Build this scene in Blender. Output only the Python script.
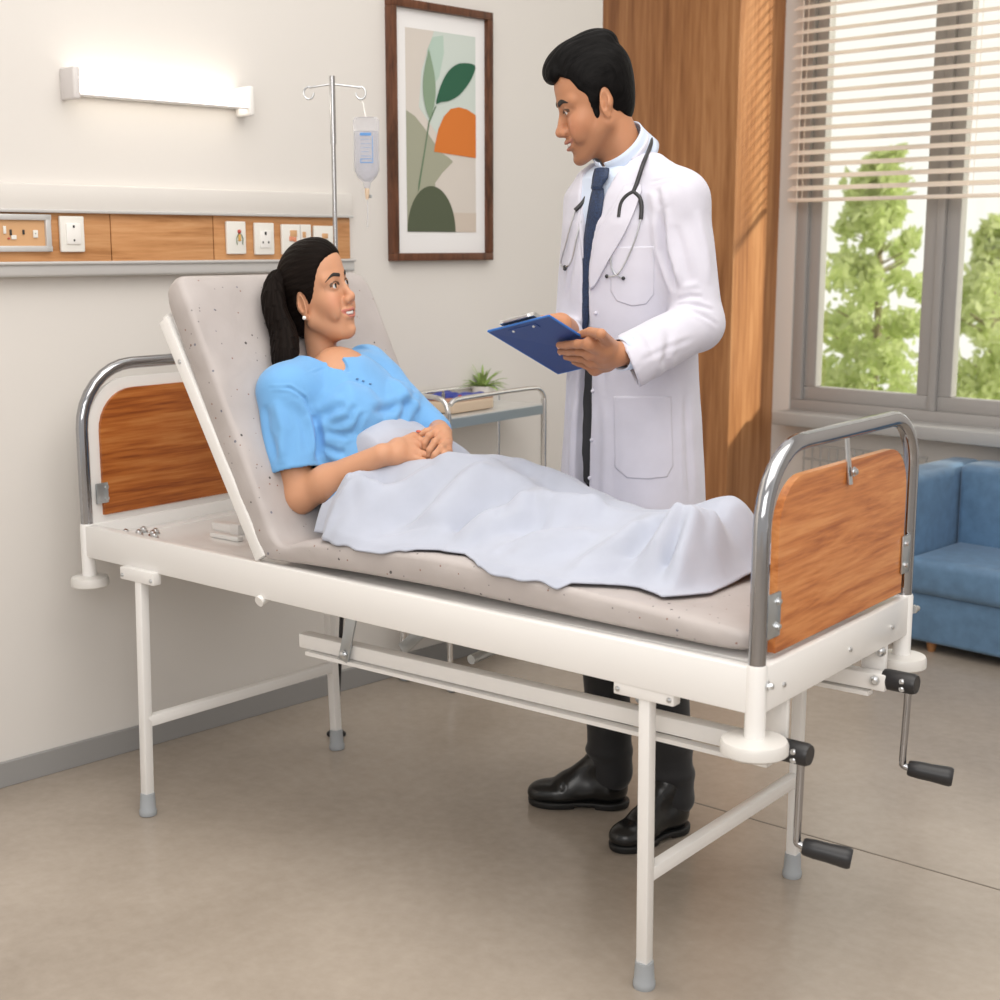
import bpy, bmesh, math, random
import numpy as np
from mathutils import Vector, Matrix, Euler
from mathutils.bvhtree import BVHTree
from mathutils.geometry import tessellate_polygon

SC = bpy.context.scene
COL = SC.collection
for _o in list(bpy.data.objects):
    bpy.data.objects.remove(_o)

# ------------------------------------------------------------------ camera
CAM = np.array([1.925, -2.291, 1.327])
YAW, PIT, FPX = .66375, .1797, 1404.0
cam_data = bpy.data.cameras.new('camera')
cam_data.sensor_width = 36.0
cam_data.lens = FPX / 1000 * 36.0
cam_data.clip_start = .05
cam_data.dof.use_dof = True
cam_data.dof.focus_distance = 2.95
cam_data.dof.aperture_fstop = 5.0
cam = bpy.data.objects.new('camera', cam_data)
COL.objects.link(cam)
cam.location = CAM
cam.rotation_euler = (math.pi / 2 - PIT, 0, YAW)
SC.camera = cam

# room axes (bed axes are the world axes; the room is turned 6.7 degrees)
TH = math.radians(-6.7)
EX = np.array([math.cos(TH), math.sin(TH), 0.0])
EY = np.array([-math.sin(TH), math.cos(TH), 0.0])

# ------------------------------------------------------------------ world, lights, exposure
SC.view_settings.view_transform = 'Standard'
SC.view_settings.look = 'None'
SC.view_settings.gamma = 1.0
SC.view_settings.use_curve_mapping = False
SC.view_settings.exposure = 0.26
SC.cycles.use_denoising = True
SC.cycles.max_bounces = 8

world = bpy.data.worlds.new('daylight')
SC.world = world
world.use_nodes = True
wt = world.node_tree
wt.nodes.clear()
w_out = wt.nodes.new('ShaderNodeOutputWorld')
w_bg = wt.nodes.new('ShaderNodeBackground')
w_tc = wt.nodes.new('ShaderNodeTexCoord')
w_dot = wt.nodes.new('ShaderNodeVectorMath'); w_dot.operation = 'DOT_PRODUCT'
w_dot.inputs[1].default_value = tuple(EY * .9 + np.array([0, 0, .45]))
w_rmp = wt.nodes.new('ShaderNodeValToRGB')
w_rmp.color_ramp.elements[0].position = 0.0
w_rmp.color_ramp.elements[0].color = (.56, .545, .53, 1)
w_rmp.color_ramp.elements[1].position = .55
w_rmp.color_ramp.elements[1].color = (1.0, .97, .925, 1)
wt.links.new(w_tc.outputs['Generated'], w_dot.inputs[0])
wt.links.new(w_dot.outputs['Value'], w_rmp.inputs['Fac'])
wt.links.new(w_rmp.outputs['Color'], w_bg.inputs['Color'])
w_bg.inputs['Strength'].default_value = 1.0
wt.links.new(w_bg.outputs['Background'], w_out.inputs['Surface'])


def area_light(name, loc, target, sx, sy, power, color):
    l = bpy.data.lights.new(name, 'AREA')
    l.shape = 'RECTANGLE'
    l.size, l.size_y, l.energy, l.color = sx, sy, power, color
    o = bpy.data.objects.new(name, l)
    COL.objects.link(o)
    o.location = loc
    o.rotation_euler = (Vector(target) - Vector(loc)).to_track_quat('-Z', 'Y').to_euler()
    return o


area_light('overhead_fill', (1.1, -.6, 3.1), (.5, .2, 0), 2.6, 2.6, 50, (1.0, .95, .89))  # added overhead fill for soft top light; no fitting modelled
area_light('front_fill', (2.6, -3.4, 2.3), (0, .3, .8), 2.4, 1.8, 46, (1.0, .97, .94))  # added frontal fill from behind the camera, no window there
sun = bpy.data.lights.new('sun', 'SUN')
sun.energy, sun.angle, sun.color = 4.0, math.radians(5), (1.0, .93, .82)
sun_o = bpy.data.objects.new('sun', sun)
COL.objects.link(sun_o)
_sd = -EY * .50 - EX * .83 + np.array([0, 0, -.39])
sun_o.rotation_euler = Vector(_sd).to_track_quat('-Z', 'Y').to_euler()
sun_o.location = (0, 5, 4)


# ------------------------------------------------------------------ helpers
def V(*a):
    return np.array(a, float)


_HD = V(-math.sin(YAW), math.cos(YAW), 0)
_RT = V(math.cos(YAW), math.sin(YAW), 0)
_UP = V(0, 0, 1)
_FW = _HD * math.cos(PIT) - _UP * math.sin(PIT)
_UC = _HD * math.sin(PIT) + _UP * math.cos(PIT)


def room(x, y, z=0.0):
    return EX * x + EY * y + V(0, 0, z)


def smoothpath(pts, n=6, closed=False):
    P = [np.array(p, float) for p in pts]
    out = []
    m = len(P)
    rng = range(m) if closed else range(m - 1)
    for i in rng:
        if closed:
            p0, p1, p2, p3 = P[(i - 1) % m], P[i], P[(i + 1) % m], P[(i + 2) % m]
        else:
            p0, p1, p2, p3 = P[max(i - 1, 0)], P[i], P[i + 1], P[min(i + 2, m - 1)]
        for k in range(n):
            t = k / n
            out.append(.5 * ((2 * p1) + (-p0 + p2) * t + (2 * p0 - 5 * p1 + 4 * p2 - p3) * t * t
                             + (-p0 + 3 * p1 - 3 * p2 + p3) * t ** 3))
    if not closed:
        out.append(P[-1])
    return out


class MB:
    """collects shapes into ONE mesh object"""
    def __init__(self):
        self.bm = bmesh.new()

    def box(self, c, s, rz=0.0, bev=0.0, R=None, seg=2):
        b = bmesh.new()
        bmesh.ops.create_cube(b, size=1.0)
        for v in b.verts:
            v.co = Vector((v.co.x * s[0], v.co.y * s[1], v.co.z * s[2]))
        if bev > 0:
            bmesh.ops.bevel(b, geom=list(b.edges), offset=bev, segments=seg, profile=.5, affect='EDGES')
        M = Matrix.Translation(Vector(c)) @ (R.to_4x4() if R is not None else Matrix.Rotation(rz, 4, 'Z'))
        bmesh.ops.transform(b, matrix=M, verts=list(b.verts))
        self._merge(b)
        return self

    def _merge(self, b):
        me = bpy.data.meshes.new('tmp')
        b.to_mesh(me)
        b.free()
        self.bm.from_mesh(me)
        bpy.data.meshes.remove(me)

    def beam(self, a, b, w, h, bev=0.0, up=(0, 0, 1)):
        """box bar from a to b, w wide sideways and h tall"""
        a, b = Vector(a), Vector(b)
        d = b - a
        x = d.normalized()
        u = Vector(up)
        y = u.cross(x).normalized()
        z = x.cross(y)
        R = Matrix((x, y, z)).transposed()
        return self.box((a + b) / 2, (d.length, w, h), R=R, bev=bev)

    def tube(self, pts, r, seg=12, closed=False, caps=True, flat=None):
        """tube along pts; r number or list; flat=(a,b) scales the section"""
        P = [Vector(p) for p in pts]
        n = len(P)
        rs = [r] * n if not hasattr(r, '__len__') else list(r)
        rings = []
        t0 = (P[1] - P[0]).normalized()
        ref = Vector((0, 0, 1)) if abs(t0.z) < .9 else Vector((1, 0, 0))
        nrm = (ref - t0 * ref.dot(t0)).normalized()
        for i in range(n):
            if closed:
                t = (P[(i + 1) % n] - P[(i - 1) % n]).normalized()
            else:
                t = (P[min(i + 1, n - 1)] - P[max(i - 1, 0)]).normalized()
            nrm = (nrm - t * nrm.dot(t))
            if nrm.length < 1e-6:
                nrm = t.orthogonal()
            nrm.normalize()
            bn = t.cross(nrm)
            fa, fb = flat if flat else (1, 1)
            rings.append([self.bm.verts.new(P[i] + nrm * (math.cos(q) * rs[i] * fa) + bn * (math.sin(q) * rs[i] * fb))
                          for q in [2 * math.pi * k / seg for k in range(seg)]])
        last = n if closed else n - 1
        for i in range(last):
            A, B = rings[i], rings[(i + 1) % n]
            for k in range(seg):
                self.bm.faces.new((A[k], A[(k + 1) % seg], B[(k + 1) % seg], B[k]))
        if caps and not closed:
            self.bm.faces.new(list(reversed(rings[0])))
            self.bm.faces.new(rings[-1])
        return self

    def lathe(self, c, prof, seg=32, axis=(0, 0, 1)):
        """prof: list of (r, h) along the axis from point c"""
        ax = Vector(axis).normalized()
        a = ax.orthogonal().normalized()
        b = ax.cross(a)
        c = Vector(c)
        rings = []
        for r, h in prof:
            if r < 1e-6:
                rings.append([self.bm.verts.new(c + ax * h)])
            else:
                rings.append([self.bm.verts.new(c + ax * h + a * (r * math.cos(2 * math.pi * k / seg)) + b * (r * math.sin(2 * math.pi * k / seg))) for k in range(seg)])
        for A, B in zip(rings, rings[1:]):
            for k in range(seg):
                k2 = (k + 1) % seg
                if len(A) == 1 and len(B) == 1:
                    continue
                if len(A) == 1:
                    self.bm.faces.new((A[0], B[k2], B[k]))
                elif len(B) == 1:
                    self.bm.faces.new((A[k], A[k2], B[0]))
                else:
                    self.bm.faces.new((A[k], A[k2], B[k2], B[k]))
        if len(rings[0]) > 1:
            self.bm.faces.new(list(reversed(rings[0])))
        if len(rings[-1]) > 1:
            self.bm.faces.new(rings[-1])
        return self

    def prism(self, poly, off):
        """closed polygon of 3-D points extruded by the vector off"""
        off = Vector(off)
        A = [self.bm.verts.new(Vector(p)) for p in poly]
        B = [self.bm.verts.new(Vector(p) + off) for p in poly]
        n = len(A)
        tris = tessellate_polygon([[Vector(p) for p in poly]])
        for t in tris:
            try:
                self.bm.faces.new([A[i] for i in t])
                self.bm.faces.new([B[i] for i in reversed(t)])
            except ValueError:
                pass
        for k in range(n):
            self.bm.faces.new((A[k], B[k], B[(k + 1) % n], A[(k + 1) % n]))
        return self

    def sphere(self, c, r, seg=20, rings=12, R=None):
        b = bmesh.new()
        bmesh.ops.create_uvsphere(b, u_segments=seg, v_segments=rings, radius=1.0)
        rr = (r, r, r) if not hasattr(r, '__len__') else r
        M = Matrix.Translation(Vector(c)) @ (R.to_4x4() if R is not None else Matrix.Identity(4)) @ Matrix.Diagonal((*rr, 1))
        bmesh.ops.transform(b, matrix=M, verts=list(b.verts))
        self._merge(b)
        return self

    def grid(self, pts, closed_u=False):
        """pts[i][j] 3-D -> quad sheet"""
        vs = [[self.bm.verts.new(Vector(p)) for p in row] for row in pts]
        n = len(vs)
        for i in range(n if closed_u else n - 1):
            A, B = vs[i], vs[(i + 1) % n]
            for j in range(len(A) - 1):
                self.bm.faces.new((A[j], A[j + 1], B[j + 1], B[j]))
        return self

    def build(self, name, mat, parent=None, smooth=40, solid=0.0):
        bmesh.ops.recalc_face_normals(self.bm, faces=list(self.bm.faces))
        me = bpy.data.meshes.new(name)
        self.bm.to_mesh(me)
        self.bm.free()
        return link_mesh(name, me, mat, parent, smooth, solid)


def link_mesh(name, me, mat, parent=None, smooth=40, solid=0.0):
    o = bpy.data.objects.new(name, me)
    COL.objects.link(o)
    if mat is not None:
        me.materials.append(mat)
    if smooth:
        me.polygons.foreach_set('use_smooth', [True] * len(me.polygons))
        if smooth < 180:
            me.set_sharp_from_angle(angle=math.radians(smooth))
    if solid:
        m = o.modifiers.new('thickness', 'SOLIDIFY')
        m.thickness = abs(solid)
        m.offset = 1 if solid > 0 else -1
    if parent is not None:
        o.parent = parent
        o.matrix_parent_inverse = parent_inv(parent)
    return o


def parent_inv(p):
    M = Matrix.LocRotScale(p.location, p.rotation_euler, p.scale)
    if p.parent is not None:
        M = parent_world(p.parent) @ p.matrix_parent_inverse @ M
    return M.inverted()


def parent_world(p):
    return parent_inv(p).inverted()


def tag(o, label=None, cat=None, group=None, kind=None):
    if label: o['label'] = label
    if cat: o['category'] = cat
    if group: o['group'] = group
    if kind: o['kind'] = kind
    return o


def thing(name, label, cat, loc=(0, 0, 0), rz=0.0, group=None):
    o = bpy.data.objects.new(name, None)
    o.empty_display_size = .1
    COL.objects.link(o)
    o.location = loc
    o.rotation_euler = (0, 0, rz)
    return tag(o, label, cat, group)


# ------------------------------------------------------------------ materials
def new_mat(name):
    m = bpy.data.materials.new(name)
    m.use_nodes = True
    nt = m.node_tree
    b = nt.nodes['Principled BSDF']
    return m, nt, b


def pbr(name, col, rough=.5, metal=0.0, bump=0.0, bscale=200.0, var=0.0, vscale=5.0, coat=0.0, sheen=0.0, sss=0.0, emit=None, estr=0.0):
    m, nt, b = new_mat(name)
    b.inputs['Base Color'].default_value = (*col, 1)
    b.inputs['Roughness'].default_value = rough
    b.inputs['Metallic'].default_value = metal
    b.inputs['Coat Weight'].default_value = coat
    b.inputs['Sheen Weight'].default_value = sheen
    if sss:
        b.inputs['Subsurface Weight'].default_value = sss
        b.inputs['Subsurface Radius'].default_value = (.01, .005, .003)
        b.inputs['Subsurface Scale'].default_value = 1.0
    if emit:
        b.inputs['Emission Color'].default_value = (*emit, 1)
        b.inputs['Emission Strength'].default_value = estr
    tc = nt.nodes.new('ShaderNodeTexCoord')
    if var > 0:
        n = nt.nodes.new('ShaderNodeTexNoise')
        n.inputs['Scale'].default_value = vscale
        n.inputs['Detail'].default_value = 5
        nt.links.new(tc.outputs['Object'], n.inputs['Vector'])
        r = nt.nodes.new('ShaderNodeValToRGB')
        r.color_ramp.elements[0].position = .3
        r.color_ramp.elements[1].position = .7
        r.color_ramp.elements[0].color = (*[c * (1 - var) for c in col], 1)
        r.color_ramp.elements[1].color = (*[min(1, c * (1 + var)) for c in col], 1)
        nt.links.new(n.outputs['Fac'], r.inputs['Fac'])
        nt.links.new(r.outputs['Color'], b.inputs['Base Color'])
    if bump > 0:
        n2 = nt.nodes.new('ShaderNodeTexNoise')
        n2.inputs['Scale'].default_value = bscale
        n2.inputs['Detail'].default_value = 3
        nt.links.new(tc.outputs['Object'], n2.inputs['Vector'])
        bp = nt.nodes.new('ShaderNodeBump')
        bp.inputs['Strength'].default_value = bump
        bp.inputs['Distance'].default_value = .002
        nt.links.new(n2.outputs['Fac'], bp.inputs['Height'])
        nt.links.new(bp.outputs['Normal'], b.inputs['Normal'])
    return m


def wood(name, c_lo, c_mid, c_hi, stretch, scale=6.0, rough=.35, dist=1.2, ring=.35):
    """stretch: per-axis factors; the small one is the grain direction"""
    m, nt, b = new_mat(name)
    tc = nt.nodes.new('ShaderNodeTexCoord')
    mp = nt.nodes.new('ShaderNodeMapping')
    mp.inputs['Scale'].default_value = stretch
    nt.links.new(tc.outputs['Object'], mp.inputs['Vector'])
    n = nt.nodes.new('ShaderNodeTexNoise')
    n.inputs['Scale'].default_value = scale
    n.inputs['Detail'].default_value = 7
    n.inputs['Roughness'].default_value = .62
    n.inputs['Distortion'].default_value = dist
    nt.links.new(mp.outputs['Vector'], n.inputs['Vector'])
    n2 = nt.nodes.new('ShaderNodeTexNoise')
    n2.inputs['Scale'].default_value = scale * 5
    n2.inputs['Detail'].default_value = 4
    nt.links.new(mp.outputs['Vector'], n2.inputs['Vector'])
    mx = nt.nodes.new('ShaderNodeMath'); mx.operation = 'MULTIPLY_ADD'
    mx.inputs[1].default_value = ring
    nt.links.new(n2.outputs['Fac'], mx.inputs[0])
    nt.links.new(n.outputs['Fac'], mx.inputs[2])
    r = nt.nodes.new('ShaderNodeValToRGB')
    r.color_ramp.elements[0].position = .38 + ring * .35
    r.color_ramp.elements[0].color = (*c_lo, 1)
    r.color_ramp.elements[1].position = .66 + ring * .5
    r.color_ramp.elements[1].color = (*c_hi, 1)
    e = r.color_ramp.elements.new(.5 + ring * .5)
    e.color = (*c_mid, 1)
    nt.links.new(mx.outputs['Value'], r.inputs['Fac'])
    nt.links.new(r.outputs['Color'], b.inputs['Base Color'])
    b.inputs['Roughness'].default_value = rough
    b.inputs['Specular IOR Level'].default_value = .35
    return m


M = {}
M['wall'] = pbr('wall_paint', (.70, .67, .635), .75, bump=.06, bscale=90)
M['bed_white'] = pbr('bed_enamel', (.82, .805, .785), .30, coat=.2)
M['chrome'] = pbr('chrome', (.40, .40, .415), .11, 1.0)
M['steel'] = pbr('steel', (.62, .63, .64), .28, 1.0)
M['zinc'] = pbr('zinc_plate', (.50, .53, .55), .35, .9)
M['rubber'] = pbr('grey_rubber', (.36, .38, .40), .6)
M['black_plastic'] = pbr('black_plastic', (.018, .018, .02), .38)
M['white_plastic'] = pbr('white_plastic', (.84, .82, .79), .35)
M['cream_plastic'] = pbr('cream_plastic', (.78, .76, .71), .4)
M['alu'] = pbr('aluminium_strip', (.62, .61, .60), .4, .35)
M['bed_wood'] = wood('bed_laminate', (.20, .045, .008), (.40, .120, .024), (.50, .19, .05), (5, .6, 12), 2.6, .3, .8, .5)
M['foot_wood'] = wood('foot_laminate', (.36, .105, .026), (.57, .205, .058), (.68, .29, .10), (5, .9, 12), 2.6, .3, .9, .45)
M['panel_wood'] = wood('headwall_laminate', (.40, .18, .065), (.54, .265, .11), (.60, .32, .145), (5, .6, 12), 2.6, .4, .8, .4)
M['clad_wood'] = wood('cladding_veneer', (.25, .10, .035), (.385, .172, .066), (.48, .235, .10), (4, 4, .22), 3.6, .38, .6, .5)
M['frame_wood'] = wood('picture_frame_wood', (.06, .022, .011), (.115, .043, .02), (.155, .06, .03), (3, 3, .6), 9.0, .4)
# ------------------------------------------------------------------ the setting
def floor_mat():
    m, nt, b = new_mat('polished_concrete')
    tc = nt.nodes.new('ShaderNodeTexCoord')
    def noise(scale, det, ro=.6):
        n = nt.nodes.new('ShaderNodeTexNoise')
        n.inputs['Scale'].default_value = scale
        n.inputs['Detail'].default_value = det
        n.inputs['Roughness'].default_value = ro
        nt.links.new(tc.outputs['Object'], n.inputs['Vector'])
        return n
    n1, n2 = noise(1.1, 6), noise(34, 5)
    mx = nt.nodes.new('ShaderNodeMath'); mx.operation = 'MULTIPLY_ADD'
    mx.inputs[1].default_value = .28
    nt.links.new(n2.outputs['Fac'], mx.inputs[0])
    nt.links.new(n1.outputs['Fac'], mx.inputs[2])
    r = nt.nodes.new('ShaderNodeValToRGB')
    r.color_ramp.elements[0].position, r.color_ramp.elements[1].position = .45, .85
    r.color_ramp.elements[0].color = (.305, .256, .207, 1)
    r.color_ramp.elements[1].color = (.45, .388, .325, 1)
    nt.links.new(mx.outputs['Value'], r.inputs['Fac'])
    nt.links.new(r.outputs['Color'], b.inputs['Base Color'])
    r2 = nt.nodes.new('ShaderNodeMapRange')
    r2.inputs['To Min'].default_value, r2.inputs['To Max'].default_value = .17, .30
    nt.links.new(n1.outputs['Fac'], r2.inputs['Value'])
    nt.links.new(r2.outputs['Result'], b.inputs['Roughness'])
    return m


M['floor'] = floor_mat()
M['joint'] = pbr('floor_joint', (.20, .17, .14), .6)
M['base'] = pbr('baseboard_grey', (.30, .295, .29), .45)
M['win_frame'] = pbr('window_frame_grey', (.36, .345, .335), .45)
M['sill'] = pbr('sill_grey', (.40, .395, .39), .45)

XW, YE, YW, YP = -1.034, 1.682, 2.75, 2.45      # back wall plane, its end, window wall plane, wood face
tag(MB().box(room(1.4, -1.7, -.02), (9, 9.3, .04), TH).build('floor', M['floor'], smooth=0), kind='structure')
# control joints cut in the concrete
jm = MB()
jm.beam(V(.30, .5285, .0003), V(3.2, .469, .0003), .004, .0012)
tag(jm.build('trim_1', M['joint'], smooth=0), kind='structure')
tag(MB().box(room(XW - .06, (YE - 4.2) / 2, 1.45), (.12, YE + 4.2, 2.9), TH).build('wall_back', M['wall'], smooth=0), kind='structure')
tag(MB().box(room(XW - .55, YE + .02 - .06, 1.45), (.86, .12, 2.9), TH).build('wall_return', M['wall'], smooth=0), kind='structure')
tag(MB().box(room(XW + .006, (YE - 4.2) / 2, .032), (.012, YE + 4.2, .064), TH, bev=.002).build('baseboard_back', M['base'], smooth=0), kind='structure')
# timber clad pier in the corner beside the window
cl = MB().box(room(XW - .46, YP + .15, 1.6), (.94, .30, 3.2), TH)
tag(cl.build('wall_timber', M['clad_wood'], smooth=0), kind='structure')

# window wall: opening x -.96 .. 1.9, z .70 .. 2.32
WX0, WX1, WZ0, WZ1 = -.945, .82, .67, 2.95
ww = MB()
WE, WH = 14.0, 4.8  # wall stretched far beyond the room, unseen, to block stray sun
ww.box(room((WE + XW) / 2, YW + .1, WZ0 / 2), (WE - XW, .2, WZ0), TH)
ww.box(room((WE + XW) / 2, YW + .1, (WZ1 + WH) / 2), (WE - XW, .2, WH - WZ1), TH)
ww.box(room((XW + WX0) / 2, YW + .1, (WZ0 + WZ1) / 2), (WX0 - XW, .2, WZ1 - WZ0), TH)
ww.box(room((WX1 + WE) / 2, YW + .1, (WZ0 + WZ1) / 2), (WE - WX1, .2, WZ1 - WZ0), TH)
tag(ww.build('wall_window', M['wall'], smooth=0), kind='structure')
tag(MB().box(room(.02, YW - .05, .655), (1.92, .16, .05), TH, bev=.006).build('trim_2', M['sill'], smooth=40), kind='structure')


def glass_mat():
    m, nt, b = new_mat('window_glass')
    out = nt.nodes['Material Output']
    tr = nt.nodes.new('ShaderNodeBsdfTransparent')
    tr.inputs['Color'].default_value = (.97, .98, .96, 1)
    gl = nt.nodes.new('ShaderNodeBsdfGlossy')
    gl.inputs['Roughness'].default_value = .02
    mx = nt.nodes.new('ShaderNodeMixShader')
    mx.inputs['Fac'].default_value = .05
    nt.links.new(tr.outputs[0], mx.inputs[1])
    nt.links.new(gl.outputs[0], mx.inputs[2])
    nt.links.new(mx.outputs[0], out.inputs['Surface'])
    return m


M['glass'] = glass_mat()
win = thing('window_1', None, None, room(WX0, YW, WZ0))
win['kind'] = 'structure'
fr = MB()
yf = YW + .04
def frame_rect(mb, x0, x1, z0, z1, w, d, y):
    mb.box(room((x0 + x1) / 2, y, z0 + w / 2), (x1 - x0, d, w), TH, bev=.004)
    mb.box(room((x0 + x1) / 2, y, z1 - w / 2), (x1 - x0, d, w), TH, bev=.004)
    mb.box(room(x0 + w / 2, y, (z0 + z1) / 2), (w, d, z1 - z0 - 2 * w), TH, bev=.004)
    mb.box(room(x1 - w / 2, y, (z0 + z1) / 2), (w, d, z1 - z0 - 2 * w), TH, bev=.004)
frame_rect(fr, WX0, WX1, WZ0, WZ1, .05, .07, yf)
for xm in (-.335, .235):
    fr.box(room(xm, yf, (WZ0 + WZ1) / 2), (.03, .07, WZ1 - WZ0 - .1), TH, bev=.003)
fr.build('window_frame', M['win_frame'], win)
xs = [WX0 + .05, -.35, -.32, .22, .25, WX1 - .05]
for a, b in zip(xs[0::2], xs[1::2]):
    s = MB()
    frame_rect(s, a, b, WZ0 + .05, WZ1 - .05, .055, .045, yf + .004)
    so = s.build('sash', M['win_frame'], win)
    MB().box(room((a + b) / 2, yf + .004, (WZ0 + WZ1) / 2), (b - a - .1, .006, WZ1 - WZ0 - .2), TH).build('pane', M['glass'], so, smooth=0)
# ------------------------------------------------------------------ hospital bed
UF, UH, HW = .905, -.915, .300          # foot end, head end, half width
ZF, ZH = .655, .662                     # rail tops
RB = .078                               # rail height
bed = thing('hospital_bed', 'white steel adjustable hospital bed with wooden end panels and hand cranks', 'bed', (0, 0, 0))
W_ = M['bed_white']
NF, FF, NH, FH = V(UF, -.312, 0), V(UF, .296, 0), V(UH, -.282, 0), V(UH, .285, 0)   # posts


def z_at(u):
    return ZH + (ZF - ZH) * (u - UH) / (UF - UH)


def rail(name, a, b, za, zb, th=.026):
    mb = MB()
    A = V(a[0], a[1], za - RB / 2); B = V(b[0], b[1], zb - RB / 2)
    mb.beam(A, B, th, RB, bev=.003)
    return mb.build(name, W_, bed, smooth=40)


rail('side_rail', NH, NF, ZH, ZF)
rail('side_rail', FH, FF, ZH, ZF)
er = rail('end_rail', NF, FF, ZF, ZF)
rail('end_rail', NH, FH, ZH, ZH)
for p in ((-.24, .004), (.02, .0), (.21, .002)):
    bo = MB()
    bo.lathe(V(UF + .012, p[0], ZF - .045), [(.0045, 0), (.0045, .004), (.002, .0055), (0, .0055)], 10, (1, 0, 0))
    bo.build('bolt', M['steel'], er)


def bolt(c, axis, parent, r=.006, h=.006):
    b = MB()
    c = V(*c)
    b.lathe(c, [(r * 1.5, 0), (r * 1.5, h * .3), (r, h * .3), (r, h), (r * .6, h * 1.3), (0, h * 1.3)], 8, axis)
    return b.build('bolt', M['steel'], parent)


# corner sleeves and bumper discs
M['disc'] = pbr('bumper_plastic', (.68, .66, .63), .35)
for P, zt, rd in ((NF, ZF + .004, .056), (FF, ZF + .002, .049), (NH, ZH + .002, .045), (FH, ZH, .045)):
    s = MB()
    s.lathe(V(P[0], P[1], .53), [(.0172, 0), (.0172, zt - .535), (.0155, zt - .53), (.0, zt - .53)], 24)
    s.build('corner_sleeve', W_, bed)
    d = MB()
    d.lathe(V(P[0], P[1], .508), [(0, 0), (rd * .9, 0), (rd, .004), (rd, .018), (rd * .95, .024), (.02, .028), (.0, .028)], 40)
    d.build('bumper_disc', M['disc'], bed)
bolt((UF + .016, -.312 + .006, ZF - .03), (1, .25, 0), bed, .006, .009)
bolt((UF + .014, .296 + .012, ZF - .03), (.3, 1, 0), bed, .006, .014)
bolt((UH - .015, -.282, ZH - .02), (-1, -.3, 0), bed, .005, .007)

# legs
def leg(top, bot, tipname=True):
    top, bot = V(*top), V(*bot)
    d = (bot - top) / np.linalg.norm(bot - top)
    mb = MB()
    mb.beam(top, bot - d * .03, .023, .023, bev=.0025, up=(1, 0, 0))
    o = mb.build('leg', W_, bed)
    t = MB()
    t.lathe(bot, [(0, 0), (.0195, 0), (.0205, .004), (.0205, .012), (.0188, .015), (.0175, .040), (.0165, .053), (.012, .053), (.0, .05)], 28, -d)
    t.build('rubber_tip', M['rubber'], o)
    return o


LEG = [((.694, -.304, .572), (.681, -.275, 0)), ((.690, .300, .572), (.686, .306, 0)),
       ((-.665, .275, .575), (-.624, .260, 0)), ((-.690, -.300, .578), (-.664, -.333, 0))]
for a, b in LEG:
    leg(a, b)
for (a, b), out in zip(LEG, (-1, 1, 1, -1)):
    mb = MB()
    mb.box((a[0], a[1] + out * .003, .572), (.122, .024, .030), bev=.003)
    pl = mb.build('leg_clamp', W_, bed)
    for dx in (-.052, .052):
        bolt((a[0] + dx, a[1] + out * .015, .568), (0, out, 0), pl, .0035, .003)


def lerp(a, b, t):
    return V(*a) + (V(*b) - V(*a)) * t


for i, j in ((0, 1), (3, 2)):
    ti = 1 - .224 / .575
    mb = MB()
    mb.beam(lerp(*LEG[i], ti), lerp(*LEG[j], ti), .022, .026, bev=.002)
    mb.build('cross_brace', W_, bed)

# deck under the raised head section, cross bars and small hardware
dk = MB()
dk.box((-.60, .0, .630), (.60, .575, .006), bev=.001)
dk.build('deck_plate', W_, bed)
dk = MB()
dk.box((.32, 0, .648), (1.14, .56, .012), bev=.003)
dk.build('mattress_platform', W_, bed)
for u in (-.28, -.86):
    mb = MB(); mb.beam((u, -.285, .622), (u, .285, .622), .03, .03, bev=.003); mb.build('cross_bar', W_, bed)
hd = MB()
hd.box((-.70, -.03, .643), (.075, .035, .022), bev=.004)
hd.box((-.645, -.03, .646), (.03, .05, .028), bev=.004)
hd.box((-.62, -.10, .64), (.10, .02, .012), bev=.003)
hd.build('hinge_bracket', W_, bed)
for u, v in ((-.855, -.215), (-.825, -.20), (-.79, -.185), (-.805, -.165), (-.765, -.20), (-.845, -.17)):
    bolt((u, v, .633), (.2, -.1, 1), bed, .0075, .011)

# raised backrest frame
HB0, HB1 = V(-.283, 0, .668), V(-.572, 0, 1.165)
bdir = (HB1 - HB0) / np.linalg.norm(HB1 - HB0)
br = MB()
for v in (-.292, .292):
    br.beam(HB0 + V(0, v, 0), HB1 + V(0, v, 0), .02, .03, bev=.002, up=(1, 0, .5))
for t in (.03, .35, .68, 1.0):
    c = HB0 + (HB1 - HB0) * t
    br.beam(c + V(0, -.29, 0), c + V(0, .29, 0), .02, .02, up=(1, 0, .5))
bro = br.build('backrest_frame', W_, bed)
pm = MB()
cc = (HB0 + HB1) / 2 + V(.012, 0, .007)
pm.beam(HB0 + V(.014, 0, .007), HB1 + V(.014, 0, .007), .57, .004, up=(1, 0, .57))
pm.build('backrest_plate', W_, bro)
bolt(HB0 + (HB1 - HB0) * .82 + V(0, -.302, 0), (0, -1, 0), bro, .004, .002)

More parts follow.
